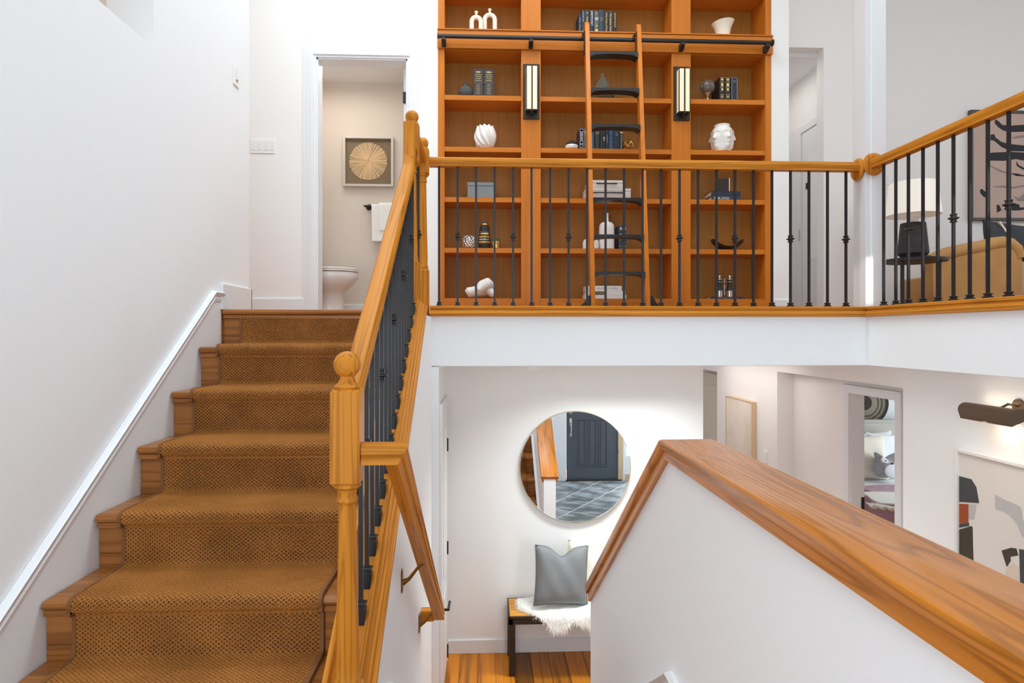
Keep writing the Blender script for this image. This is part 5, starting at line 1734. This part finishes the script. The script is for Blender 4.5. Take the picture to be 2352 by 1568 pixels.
def fur_pt(u, v):
    """u along the bench 0..1, v from the wall 0 to the front edge and over it 1"""
    edge = 0.5 + 0.5 * math.cos(PI * max(0, (0.18 - u) / 0.18))
    X = fx0 + (fx1 - fx0) * u
    lip = 0.055 + 0.035 * math.sin(2 * PI * (u - 0.20) / 0.235) + 0.012 * math.sin(u * 67)
    lip *= min(1, max(0, (u - 0.10) / 0.10))
    back = by1 - 0.03 - 0.05 * (1 - edge)
    Lt_ = (back - by0 + 0.03) * (0.42 + 0.58 * math.sin(min(1, (u + 0.005) / 0.2) * PI / 2)) + max(0, lip)
    s = v * Lt_
    flat = back - (by0 - 0.015)
    bulge = 0.028 * math.sin(PI * min(1, max(0, v * 1.0))) ** 0.35
    if s < flat:
        return Vector((X, back - s, bz + 0.004 + bulge))
    t = s - flat
    return Vector((X, by0 - 0.02 - 0.018 * math.sin(min(1, t / 0.05) * PI / 2), bz + 0.004 + bulge - t))


g = G()
rows = [[tuple(fur_pt(i / nx_, j / ny_)) for j in range(ny_ + 1)] for i in range(nx_ + 1)]
g.rings(rows, closed=False, cap=False)
skin = obj('sheepskin', g, 'fur')
mod = skin.modifiers.new('thick', 'SOLIDIFY'); mod.thickness = 0.012; mod.offset = 1
tag(skin, 'fluffy white sheepskin draped over the bench under the cushions', 'sheepskin')
vs, fs = [], []
for k in range(15000):
    u, v = random.random(), random.random() ** 0.85
    p = fur_pt(u, v)
    q_ = fur_pt(min(1, u + 0.01), v) - p; r_ = fur_pt(u, min(1, v + 0.01)) - p
    nn = q_.cross(r_)
    if nn.length < 1e-9: continue
    nn.normalize()
    if nn.z < 0 and nn.y > 0: nn = -nn
    if nn.y > 0.3: nn = -nn
    rim = 1.0 if (v > 0.9 or u < 0.03) else 0.0
    out = Vector((-0.6 if u < 0.03 else 0, -0.1 - 0.3 * (v > 0.9), -0.25 - 0.9 * (v > 0.85)))
    d = (nn * 0.55 + out * 0.6 + Vector((random.gauss(0, .4), random.gauss(0, .3), random.gauss(0, .3)))).normalized()
    L_ = random.uniform(0.018, 0.034) * (1.25 if rim else 1)
    sd_ = d.cross(Vector((random.gauss(0, 1), random.gauss(0, 1), random.gauss(0, 1)))).normalized() * 0.0016
    mid = p + d * L_ * 0.55 + Vector((0, 0, -0.002)); tip = p + d * L_ + Vector((0, 0, -0.009))
    b = len(vs)
    vs += [tuple(p - sd_), tuple(p + sd_), tuple(mid + sd_ * .8), tuple(mid - sd_ * .8), tuple(tip)]
    fs += [(b, b + 1, b + 2, b + 3), (b + 3, b + 2, b + 4)]
me = bpy.data.meshes.new('fleece'); me.from_pydata(vs, [], fs)
fl = part('fleece', me, 'fur', skin); fl['kind'] = 'stuff'


def cushion(name, label, w_, h_, th, loc, rot, m, dent=0.0, pinch=0.10, piping=None, n=22, corner=0.0):
    """soft square cushion; local x across, z up, y thickness; dent = chop in the top edge"""
    g = G()

    def pt(i, j, s):
        u, v = -1 + 2 * i / n, -1 + 2 * j / n
        pin = 1 - pinch * (1 - abs(u)) ** 0.0 * 0
        x = u * w_ / 2 * (1 - pinch * (1 - v * v) * abs(u) ** 2)
        z = v * h_ / 2 * (1 - pinch * (1 - u * u) * abs(v) ** 2)
        if dent:
            z -= dent * math.exp(-(u / 0.34) ** 2) * max(0, v) ** 2.2
            z += corner * abs(u) ** 3 * max(0, v) ** 4
        e = (1 - u ** 4) * (1 - v ** 4)
        t = th / 2 * max(0, e) ** 0.55
        if dent: t *= 1 - 0.45 * math.exp(-(u / 0.4) ** 2) * max(0, v)
        t += 0.004 * math.sin(u * 9 + v * 5) * e
        return (x, s * t, z)
    fr = [[g.bm.verts.new(pt(i, j, -1)) for j in range(n + 1)] for i in range(n + 1)]
    bk = [[fr[i][j] if i in (0, n) or j in (0, n) else g.bm.verts.new(pt(i, j, 1)) for j in range(n + 1)] for i in range(n + 1)]
    for S in (fr, bk):
        for i in range(n):
            for j in range(n):
                try: g.bm.faces.new([S[i][j], S[i + 1][j], S[i + 1][j + 1], S[i][j + 1]])
                except ValueError: pass
    bd = [pt(i, 0, 1) for i in range(n)] + [pt(n, j, 1) for j in range(n)] + [pt(n - i, n, 1) for i in range(n)] + [pt(0, n - j, 1) for j in range(n)]
    o = obj(name, g, m, sharp=80)
    o.location = loc; o.rotation_euler = rot
    if piping:
        part('piping', G().tube([(a, 0, c) for a, b, c in bd] + [(bd[0][0], 0, bd[0][2])], 0.0045, 6), piping, o)
    return o


c0_ = atY(1290, 1325, 4.42)
cu = cushion('cushion', '', 0.385, 0.40, 0.15, (c0_.x - 0.004, 4.405, c0_.z + 0.02), (-0.20, 0.07, 0.12), 'pillow_grey', dent=0.065, pinch=0.06, piping='pillow_grey', corner=0.0)
tag(cu, 'grey linen cushion with a chopped top on the white sheepskin', 'cushion')
cu = cushion('cushion', '', 0.42, 0.43, 0.16, (c0_.x + 0.25, 4.515, c0_.z - 0.035), (-0.25, 0.10, -0.1), 'pillow_cream', dent=0.02, pinch=0.05, piping='pillow_cream', corner=0.02)
tag(cu, 'cream cushion half hidden behind the grey one and the sloping wall', 'cushion')

# ================================================================== LOWER RIGHT HALL
# watercolour canvas
ya_, yb_2 = atX(1727, 0, AX - 0.045).y, atX(1667, 0, AX - 0.045).y
zt_ = atX(1667, 908, AX - 0.045).z
cv = thing('canvas_painting', 'beige watercolour painting in a thin wood frame in the lower hall', 'painting', (AX, (ya_ + yb_2) / 2, zt_ - 1.0))
z0_ = zt_ - 1.05
part('canvas', B(AX - 0.042, AX - 0.002, ya_ + 0.008, yb_2 - 0.008, z0_ + 0.008, zt_ - 0.008), 'watercolour', cv)
for (a, b, c, d) in ((ya_, ya_ + 0.007, z0_, zt_), (yb_2 - 0.007, yb_2, z0_, zt_), (ya_ + .007, yb_2 - .007, z0_, z0_ + 0.007), (ya_ + .007, yb_2 - .007, zt_ - 0.007, zt_)):
    part('frame_bar', B(AX - 0.048, AX - 0.002, a, b, c, d), 'frame_wood', cv)

# large abstract print
FA = AX - 0.03
y1_ = atX(2192, 1100, FA).y
ztp = atX(2192, 1028, FA).z
y0_ = y1_ - 1.25
zb_ = ztp - 1.35
pr_ = thing('abstract_print', 'large white framed abstract print of grey, black and rust shapes', 'art print', (AX, (y0_ + y1_) / 2, zb_))
for (a, b, c, d) in ((y1_ - 0.018, y1_, zb_, ztp), (y0_, y0_ + 0.018, zb_, ztp), (y0_ + .018, y1_ - .018, ztp - 0.018, ztp), (y0_ + .018, y1_ - .018, zb_, zb_ + 0.018)):
    part('frame_bar', B(FA - 0.002, AX - 0.002, a, b, c, d, 0.002), 'frame_white', pr_)
part('backing', B(AX - 0.016, AX - 0.003, y0_ + 0.018, y1_ - 0.018, zb_ + 0.018, ztp - 0.018), 'art_paper', pr_)
PX_ = AX - 0.017


def sc(pts): return [(2170 + a / 4.357, 1000 + b / 4.356) for a, b in pts]


SHAPES = [('art_slate', [(104, 393), (265, 436), (315, 515), (343, 675), (108, 650)]), ('art_rust', [(108, 668), (236, 686), (236, 866), (110, 868)]),
          ('art_grey', [(242, 684), (318, 688), (290, 842), (242, 832)]), ('art_slate', [(110, 872), (240, 868), (244, 903), (112, 908)]),
          ('art_olive', [(112, 926), (262, 905), (277, 914), (288, 1330), (120, 1330)]),
          ('art_grey', [(500, 588), (600, 640), (750, 705), (766, 730), (780, 830), (830, 960), (850, 1080), (770, 1000), (720, 880), (640, 790), (590, 760), (506, 735)]),
          ('art_olive', [(568, 1150), (660, 1122), (715, 1128), (735, 1198), (655, 1212), (660, 1250), (620, 1312)]),
          ('art_sand', [(605, 1365), (640, 1300), (680, 1272), (740, 1310), (752, 1480), (600, 1480)]), ('art_slate', [(744, 1134), (900, 1160), (900, 1600), (760, 1600)])]
for m_, pts in SHAPES:
    yz = []
    for a, b in sc(pts):
        q_ = atX(a, b, PX_)
        yz.append((min(q_.y, y1_ - 0.019), q_.z))
    part('shape', G().prism(yz, 'x', PX_ - 0.0006, PX_ + 0.001), m_, pr_)

# picture light
ly1, ly0 = atX(2221, 925, AX - 0.10).y, atX(2341, 960, AX - 0.10).y
lz_ = atX(2225, 936, AX - 0.10).z
pl = thing('picture_light', 'bronze picture light mounted above the abstract print', 'wall lamp', (AX, (ly0 + ly1) / 2, lz_))
prf = [(AX - 0.075, lz_ - 0.03), (AX - 0.135, lz_ - 0.055)] + [(AX - 0.105 + 0.045 * math.cos(math.radians(a)), lz_ - 0.008 + 0.036 * math.sin(math.radians(a))) for a in range(190, -31, -20)]
part('shade', G().prism(prf, 'y', ly0, ly1), 'lampshade_bronze', pl)
part('arm', G().tube([(AX - 0.1, (ly0 + ly1) / 2 - 0.05, lz_ + 0.02), (AX - 0.06, (ly0 + ly1) / 2 - 0.05, lz_ + 0.04), (AX - 0.01, (ly0 + ly1) / 2 - 0.05, lz_ + 0.03)], 0.006), 'lampshade_bronze', pl)
part('mount', G().disc((AX - 0.006, (ly0 + ly1) / 2 - 0.05, lz_ + 0.03), 0.035, 'x', 0.01, 24), 'lampshade_bronze', pl)
part('tube', B(AX - 0.10, AX - 0.085, ly0 + 0.02, ly1 - 0.02, lz_ - 0.052, lz_ - 0.047), 'glow', pl)
al = area('picture_lamp_light', (AX - 0.07, (ly0 + ly1) / 2, lz_ - 0.05), (AX, (ly0 + ly1) / 2, lz_ - 0.35), (ly1 - ly0, 0.03), 0.9, AMB)
al = area('picture_lamp_uplight', (AX - 0.05, (ly0 + ly1) / 2, lz_ + 0.03), (AX, (ly0 + ly1) / 2, lz_ + 0.08), (ly1 - ly0, 0.02), 0.12, AMB)

# ================================================================== BEDROOM
HBY = 7.55
BXc = atY(2010, 1000, HBY).x
bed = thing('bed', 'bed with grey headboard and white bedding seen through the bedroom door', 'bed', (BXc, 6.6, 0))
zh = atY(2020, 964, HBY).z
bzt = 0.66
part('headboard', B(BXc - 0.75, BXc + 0.9, HBY, HBY + 0.08, 0.1, zh, 0.02, 2), 'headboard', bed)
part('headboard_welt', B(BXc - 0.72, BXc + 0.87, HBY - 0.012, HBY - 0.0005, 0.3, zh - 0.035, 0.01, 2), 'headboard', bed)
part('base', B(BXc - 0.68, BXc + 0.83, 5.6, HBY - 0.02, 0.05, 0.38, 0.01), 'headboard', bed)
part('mattress', B(BXc - 0.7, BXc + 0.85, 5.58, HBY - 0.015, 0.385, bzt, 0.05, 3), 'linen_white', bed)
rows = []
xa, xb = BXc - 0.735, BXc + 0.89
for i in range(15):
    y = 5.5 + (6.72 - 5.5) * i / 14
    row = []
    for j in range(25):
        t = j / 24
        if t < 0.25: q_ = (xa - 0.03 * math.sin(i * .9) * (1 - t * 4) * .4, y, 0.30 + (bzt + 0.012 - 0.33) * (t / 0.25))
        elif t > 0.75: q_ = (xb, y, 0.30 + (bzt + 0.012 - 0.33) * ((1 - t) / 0.25))
        else: q_ = (xa + (xb - xa) * (t - 0.25) / 0.5, y, bzt + 0.016 + 0.006 * math.sin(i * 1.3 + j))
        row.append(q_)
    rows.append(row)
o = obj('bedspread', G().rings(rows, closed=False, cap=False), 'mauve', sharp=80)
mod = o.modifiers.new('thick', 'SOLIDIFY'); mod.thickness = 0.012; mod.offset = 1
tag(o, 'dusty mauve bedspread over the foot of the bed', 'blanket')
# throw
tA, tB = atY(1993, 1133, 6.15), atY(2062, 1158, 6.15)
th = thing('throw', 'cream knitted throw with tassels lying across the mauve bedspread', 'throw', (tA.x + 0.1, 6.2, bzt + 0.03))
rows = []
ux0, ux1 = atY(1990, 0, 6.2).x, BXc + 0.9
for i in range(13):
    v = i / 12
    row = []
    for j in range(21):
        u = j / 20
        X = ux0 + (ux1 - ux0) * u + 0.02 * math.sin(v * 6)
        Y = 6.36 - 0.40 * v - 0.45 * u * (0.3 + 0.7 * v)
        row.append((X, Y, bzt + 0.034 + 0.007 * math.sin(u * 14 + v * 4)))
    rows.append(row)
me = mesh_of(G().rings(rows, closed=False, cap=False), 'cloth', 80)
o = part('cloth', me, 'throw', th)
mod = o.modifiers.new('thick', 'SOLIDIFY'); mod.thickness = 0.014; mod.offset = 1
for pxx, pyy in ((1992, 1143), (1999, 1146), (2005, 1144), (2019, 1150), (2026, 1154), (2033, 1156), (2040, 1157)):
    Yt = 5.93
    hd = Vector((atY(pxx, pyy, Yt).x, Yt - (pyy - 1143) * 0.012, bzt + 0.05))
    a = random.uniform(-.3, .3)
    g = G().tube([hd + Vector((0, 0.02, 0)), hd, hd + Vector((0.02 * a, -0.03, 0.004))], 0.006, 6)
    tp = hd + Vector((0.02 * a, -0.03, 0.004))
    dr_ = Vector((a * .5, -1, -0.02)).normalized()
    g.tube([tp, tp + dr_ * 0.02, tp + dr_ * 0.03, tp + dr_ * 0.10, tp + dr_ * 0.115], [0.012, 0.02, 0.022, 0.036, 0.03], 8, 0.6)
    part('tassel', g, 'throw', th)
# pillows
for (xq, yq, Y, w_, h_, m_, lb, rot) in ((1978, 1065, 7.12, 0.62, 0.52, 'pillow_cream', 'cream bed pillow left of the fox cushion', (-0.25, 0.03, 0)), (1990, 1036, 7.36, 0.7, 0.45, 'linen_white', 'white bed pillow standing behind the cream one', (-0.2, -0.06, 0)), (2052, 1046, 7.17, 0.62, 0.52, 'linen_white', 'white ruffled bed pillow behind the fox cushion', (-0.2, 0.05, 0))):
    p = atY(xq, yq, Y)
    o = cushion('pillow', '', w_, h_, 0.15, (p.x, Y, max(p.z, bzt + h_ / 2 - 0.0)), rot, m_, pinch=0.08)
    tag(o, lb, 'pillow', 'pillows on the bed')
# fox cushion
p0, p1 = atY(2010, 1095, 6.93), atY(2062, 1037, 6.93)
fw_, fh_ = p1.x - p0.x + 0.01, p1.z - p0.z
fx, fz = (p0.x + p1.x) / 2, (p0.z + p1.z) / 2
fz0 = max(p0.z, bzt + 0.002)
fox = thing('fox_cushion', 'grey knitted fox-shaped cushion with a white belly on the bed', 'cushion', (fx, 6.93, fz0))
Mf = Matrix.Translation((0, 0, 0))


def blob(out, thk, m_, nm, yoff=0, par=fox, bulge=1):
    """pillow-like solid from an outline in (x, z)"""
    c = Vector((sum(a for a, b in out) / len(out), sum(b for a, b in out) / len(out)))
    rows = []
    for s, e in ((0.001, 1), (0.35, .95), (0.6, .82), (0.8, .62), (0.93, .36), (1.0, 0.0), (0.93, -.36), (0.8, -.62), (0.6, -.82), (0.35, -.95), (0.001, -1)):
        rows.append([(fx + c.x + (a - c.x) * s, 6.93 + yoff - e * thk / 2, fz0 + c.y + (b - c.y) * s) for a, b in out])
    return part(nm, G().rings(rows), m_, par, sharp=70)


def smooth(pts, n=6):
    out = []
    N_ = len(pts)
    for i in range(N_):
        p0_, p1_, p2_, p3_ = (Vector(pts[(i + k - 1) % N_]) for k in range(4))
        for j in range(n):
            t = j / n
            out.append(tuple(0.5 * ((2 * p1_) + (-p0_ + p2_) * t + (2 * p0_ - 5 * p1_ + 4 * p2_ - p3_) * t * t + (-p0_ + 3 * p1_ - 3 * p2_ + p3_) * t ** 3)))
    return out


hw_ = fw_ / 2
H2 = p1.z - p0.z + (p0.z - fz0)
bd = blob(smooth([(-hw_ * .72, 0), (hw_ * .72, 0), (hw_ * .98, H2 * .3), (hw_ * .86, H2 * .62), (hw_ * .95, H2 * .95), (hw_ * .62, H2 * .86), (0, H2 * .74), (-hw_ * .62, H2 * .88), (-hw_ * .97, H2 * .98), (-hw_ * .86, H2 * .62), (-hw_ * .98, H2 * .3)]), 0.20, 'fox_grey', 'body')
ft = 6.93 - 0.1
blob([(hw_ * .08 + hw_ * .70 * math.cos(2 * PI * k / 24), H2 * .30 + H2 * .28 * math.sin(2 * PI * k / 24)) for k in range(24)], 0.03, 'fox_white', 'belly_patch', -0.098)
for s in (-1, 1):
    blob([(s * a * hw_, b * H2) for a, b in ((.06, .61), (.40, .595), (.84, .64), (.90, .76), (.78, .86), (.5, .81), (.25, .70))], 0.03, 'fox_white', 'cheek_patch', -0.085)
    blob([(s * a * hw_, b * H2) for a, b in ((.66, .86), (.93, .86), (.88, .98))], 0.03, 'fox_white', 'ear_patch', -0.03)
    part('eye', G().sphere((fx + s * hw_ * .52, 6.93 - 0.102, fz0 + H2 * .715), 0.008, 12, 8, (1, .5, 1)), 'black', fox)
part('nose', G().sphere((fx, 6.93 - 0.105, fz0 + H2 * .605), 0.014, 12, 8, (1, .6, .8)), 'black', fox)
# woven wall basket
wc = atY(1985, 925, BDY - 0.03)
wr_ = abs(atY(2033, 925, BDY - 0.03).x - atY(1985, 925, BDY - 0.03).x)
bk = thing('wall_basket', 'round woven dark and pale basket on the bedroom wall', 'basket', (wc.x, BDY, wc.z))
for k in range(13):
    r = wr_ * (0.08 + 0.92 * k / 12)
    pts = [(wc.x + r * math.cos(2 * PI * j / 60), BDY - 0.03 - 0.05 * (k / 12) ** 2, wc.z + r * math.sin(2 * PI * j / 60)) for j in range(61)]
    part('coil', G().tube(pts, wr_ / 22, 6), ('basket_dark', 'basket_dark', 'basket_dark', 'basket_dark', 'basket_light', 'basket_light', 'basket_light', 'basket_dark', 'basket_light', 'basket_dark', 'basket_light', 'basket_dark', 'basket_dark')[k], bk)
part('backing', G().disc((wc.x, BDY - 0.014, wc.z), wr_ * .6, 'y', 0.012, 40), 'basket_dark', bk)
g = G()
for j in range(72):
    a = 2 * PI * j / 72
    d = Vector((math.cos(a), 0, math.sin(a)))
    pts = [Vector((wc.x, BDY - 0.035 - 0.05 * t ** 2 - wr_ / 22, wc.z)) + d * (wr_ * (.4 + .5 * t)) for t in (0, .33, .66, 1)]
    g.tube(pts, 0.003, 4)
o = part('weave', g, 'basket_light', bk); o['kind'] = 'stuff'

# ================================================================== UPPER RIGHT ROOM
TY_ = 5.25
ta, tb_ = atY(2037, 600, TY_), atY(2164, 600, TY_)
tc_ = ((ta.x + tb_.x) / 2, TY_)
tr_ = (tb_.x - ta.x) / 2
tz_ = atY(2100, 596, TY_).z
st = thing('side_table', 'round black metal side table holding the lamp', 'table', (tc_[0], TY_, UF))
part('table_top', G().lathe([(tr_ - 0.012, tz_ - 0.022), (tr_, tz_ - 0.022), (tr_, tz_), (tr_ - 0.008, tz_), (tr_ - 0.008, tz_ - 0.008), (0.001, tz_ - 0.008)], tc_[0], TY_, 48), 'black', st)
for a in (200, 320, 80):
    lx, lyy = tc_[0] + (tr_ - 0.02) * math.cos(math.radians(a)), TY_ + (tr_ - 0.02) * math.sin(math.radians(a))
    if a == 200: lx, lyy = atY(2073, 0, TY_ - 0.12).x, TY_ - 0.12
    if a == 320: lx, lyy = atY(2158, 0, TY_ - 0.06).x, TY_ - 0.06
    part('leg', B(lx - 0.012, lx + 0.012, lyy - 0.006, lyy + 0.006, UF + 0.001, tz_ - 0.0225), 'black', st)
lx = atY(2097, 0, TY_).x
zl = tz_ - 0.0075
lp = thing('table_lamp', 'table lamp with black ribbed base and white drum shade', 'lamp', (lx, TY_, zl))
z_ = lambda y: atY(2097, y, TY_).z
hb_ = z_(513) - zl
prof = [(0.07, 0), (0.085, 0.008)]
N_ = 60
Rm = atY(2128, 0, TY_).x - lx
Rt = atY(2124, 0, TY_).x - lx
for k in range(N_ + 1):
    u = k / N_
    if u < 0.16: r = Rm * (0.66 + 0.34 * (u / 0.16))
    else: r = Rm + (Rm * 0.80 - Rm) * (u - 0.16) / 0.84
    prof.append((r + 0.0018 * math.sin(u * 60 * 2.2), 0.01 + (hb_ - 0.01) * u))
prof += [(Rm * 0.5, hb_ + 0.006), (0.03, hb_ + 0.012)]
part('lamp_base', G().lathe([(max(r, .001), zl + z) for r, z in prof], lx, TY_, 40), 'ribbed', lp)
part('neck', G().lathe([(0.045, zl + hb_ + 0.008), (0.04, zl + hb_ + 0.03), (0.014, zl + hb_ + 0.05), (0.012, z_(488))], lx, TY_, 24), 'plate_white', lp)
r1_, r0_ = atY(2144, 0, TY_).x - lx, atY(2150, 0, TY_).x - lx
r0_ = lx - atY(2042, 0, TY_).x; r1_ = lx - atY(2050, 0, TY_).x
part('lamp_shade', G().lathe([(r0_ - 0.004, z_(495) + 0.002), (r0_, z_(495)), (r1_, z_(421)), (r1_ - 0.004, z_(421)), (r1_ - 0.006, z_(423)), (r0_ - 0.008, z_(494))], lx, TY_, 48), 'shade', lp)

# sofa: back towards the railing
SY = 5.62
p = lambda x, y, Y=SY: atY(x, y, Y)
sofa = thing('sofa', 'caramel velvet sofa with a rolled back, seen from behind', 'sofa', (p(2350, 600).x, SY, UF))
OUT = [(2142, 583), (2170, 574), (2200, 566), (2230, 560), (2262, 554), (2290, 547), (2310, 545), (2326, 548), (2340, 560), (2346, 580), (2350, 610), (2352, 650), (2354, 690)]
pts = [p(a, b + 4) for a, b in OUT]
poly = [(q_.x, q_.z) for q_ in pts] + [(pts[-1].x, UF + 0.06), (pts[0].x + 0.012, UF + 0.06)]
part('back', G().prism(poly, 'y', SY, SY + 0.16), 'velvet', sofa)
part('roll', G().tube([(q_.x, SY + 0.04, q_.z - 0.03) for q_ in pts[:-3]], [0.045] + [0.062] * (len(pts) - 5) + [0.055], 16), 'velvet', sofa)
x9 = pts[-1].x
part('outer_arm', B(x9 - 0.03, x9 + 0.9, SY - 0.02, SY + 0.2, UF + 0.06, p(2352, 600).z, 0.03, 3), 'velvet_pale', sofa)
part('seat', B(pts[0].x + 0.1, x9 + 0.8, SY + 0.165, SY + 0.62, UF + 0.1, UF + 0.42, 0.03, 3), 'velvet', sofa)
for xx in (pts[0].x + 0.06, x9 + 0.75):
    part('foot', G().lathe([(0.018, UF + 0.001), (0.028, UF + 0.0595)], xx, SY + 0.08, 16), 'dark', sofa)
q_ = p(2340, 530, SY + 0.27)
cu = cushion('cushion', '', 0.62, 0.40, 0.16, (q_.x, SY + 0.33, q_.z - 0.11), (-0.22, 0.12, 0), 'velvet_dark', pinch=0.06)
tag(cu, 'dark velvet cushion with a pale stripe leaning on the caramel sofa', 'cushion')
part('stripe', G().prism([(-0.20, 0.17), (-0.18, 0.17), (-0.11, 0.06), (-0.13, 0.05)], 'y', -0.075, -0.05), 'pillow_cream', cu)

# brush-stroke canvas
a_, b_ = atY(2227, 506, LVY - 0.03), atY(2227, 253, LVY - 0.03)
ax0, ax1 = a_.x, a_.x + 1.45
az0, az1 = a_.z, b_.z
ar = thing('abstract_canvas', 'pinkish canvas with black brush strokes in a dark frame above the sofa', 'painting', ((ax0 + ax1) / 2, LVY, az0))
for (u0, u1, v0, v1) in ((ax0, ax0 + 0.028, az0, az1), (ax1 - 0.028, ax1, az0, az1), (ax0 + .028, ax1 - .028, az0, az0 + 0.028), (ax0 + .028, ax1 - .028, az1 - 0.028, az1)):
    part('frame_bar', B(u0, u1, LVY - 0.05, LVY - 0.002, v0, v1, 0.002), 'frame_dark', ar)
part('canvas', B(ax0 + 0.03, ax1 - 0.03, LVY - 0.035, LVY - 0.006, az0 + 0.03, az1 - 0.03), 'canvas_pink', ar)
CYp = LVY - 0.0355


def sk2(pts): return [(2200 + a / 3.138, 220 + b / 3.136) for a, b in pts]


STK = [('brush', [(270, 170), (290, 180), (320, 210), (380, 215), (477, 208), (560, 215), (560, 255), (477, 258), (400, 260), (330, 252), (290, 225), (265, 195)]),
       ('brushlight', [(385, 300), (430, 288), (480, 282), (560, 280), (560, 302), (480, 300), (400, 308)]),
       ('brush', [(236, 280), (262, 276), (272, 300), (310, 330), (360, 345), (477, 358), (560, 370), (560, 410), (477, 400), (390, 398), (320, 372), (260, 322), (236, 320)]),
       ('brush', [(205, 415), (260, 408), (380, 404), (477, 408), (560, 400), (560, 450), (477, 466), (420, 455), (330, 468), (250, 466), (200, 470)]),
       ('brushlight', [(230, 498), (300, 530), (400, 565), (460, 575), (400, 572), (300, 545), (228, 505)]),
       ('brush', [(158, 680), (172, 668), (198, 690), (215, 730), (190, 730), (165, 705)]),
       ('brush', [(280, 784), (300, 788), (314, 824), (282, 842)]), ('brush', [(385, 800), (410, 778), (440, 780), (448, 805), (520, 800), (520, 812), (440, 825), (390, 826)]),
       ('brushlight', [(255, 650), (330, 646), (400, 655), (480, 640), (560, 640), (560, 652), (480, 655), (390, 668), (255, 656)]),
       ('brushlight', [(400, 720), (440, 735), (480, 700), (560, 700), (560, 760), (480, 760), (430, 755)]), ('brush', [(420, 470), (440, 500), (480, 520), (560, 520), (560, 530), (470, 532), (425, 505)]),
       ('brush', [(385, 556), (430, 560), (477, 572), (560, 574), (477, 580), (420, 576)])]
for m_, pts in STK:
    xz = [(atY(a, b, CYp).x, atY(a, b, CYp).z) for a, b in sk2(pts)]
    part('brush_stroke', G().prism(xz, 'y', CYp - 0.001, CYp + 0.001), m_, ar)

# ================================================================== FRONT DOOR (seen in the mirror)
fd0, fd1 = 1.315, 2.135
fd = thing('front_door', 'dark panelled front door seen in the round mirror', 'door', ((fd0 + fd1) / 2, FWY - 0.05, 0))
part('slab', B(fd0, fd1, FWY - 0.06, FWY - 0.02, 0.02, 2.04, 0.002), 'door_black', fd)
pw_ = (fd1 - fd0 - 0.30) / 3
for i in range(3):
    for za, zb in ((0.22, 0.98), (1.12, 1.92)):
        a = fd0 + 0.15 + (pw_ + 0.0) * i + 0.018; b = a + pw_ - 0.036
        g = G()
        for (u0, u1, v0, v1) in ((a, a + .014, za, zb), (b - .014, b, za, zb), (a, b, za, za + .014), (a, b, zb - .014, zb)):
            g.box(u0, u1, FWY - 0.0195, FWY - 0.008, v0, v1, 0.003)
        g.box(a + 0.03, b - 0.03, FWY - 0.0195, FWY - 0.014, za + 0.03, zb - 0.03, 0.004)
        part('door_panel', g, 'door_black', fd)
hx = fd0 + 0.065
g = G().box(hx - 0.022, hx + 0.022, FWY - 0.0195, FWY - 0.012, 0.86, 1.0, 0.008, 2).box(hx - 0.018, hx + 0.018, FWY - 0.0195, FWY - 0.012, 0.70, 0.755, 0.006, 2)
g.tube([(hx, FWY - 0.012, 0.93), (hx, FWY + 0.03, 0.92), (hx, FWY + 0.034, 0.83), (hx, FWY + 0.03, 0.74), (hx, FWY - 0.012, 0.73)], 0.009, 10)
part('grip_handle', g, 'chrome', fd)
part('deadbolt', G().disc((hx, FWY - 0.012, 1.09), 0.03, 'y', 0.014, 24), 'chrome', fd)
part('threshold', B(fd0 - 0.02, fd1 + 0.06, FWY - 0.1, FWY + 0.02, 0.002, 0.02, 0.003), 'bronze', fd)
g = G()
g.box(fd1 + 0.004, fd1 + 0.075, FWY - 0.06, FWY + 0.012, 0, 2.06, 0.003)
part('jamb', g, 'frame_wood', fd)
part('hinge', B(fd1 - 0.004, fd1 + 0.012, FWY - 0.012, FWY + 0.014, 0.42, 0.52, 0.002), 'chrome', fd)
struct('baseboard_front', B(2.25, 2.6, FWY, FWY + 0.014, 0, 0.1), 'frame_wood')
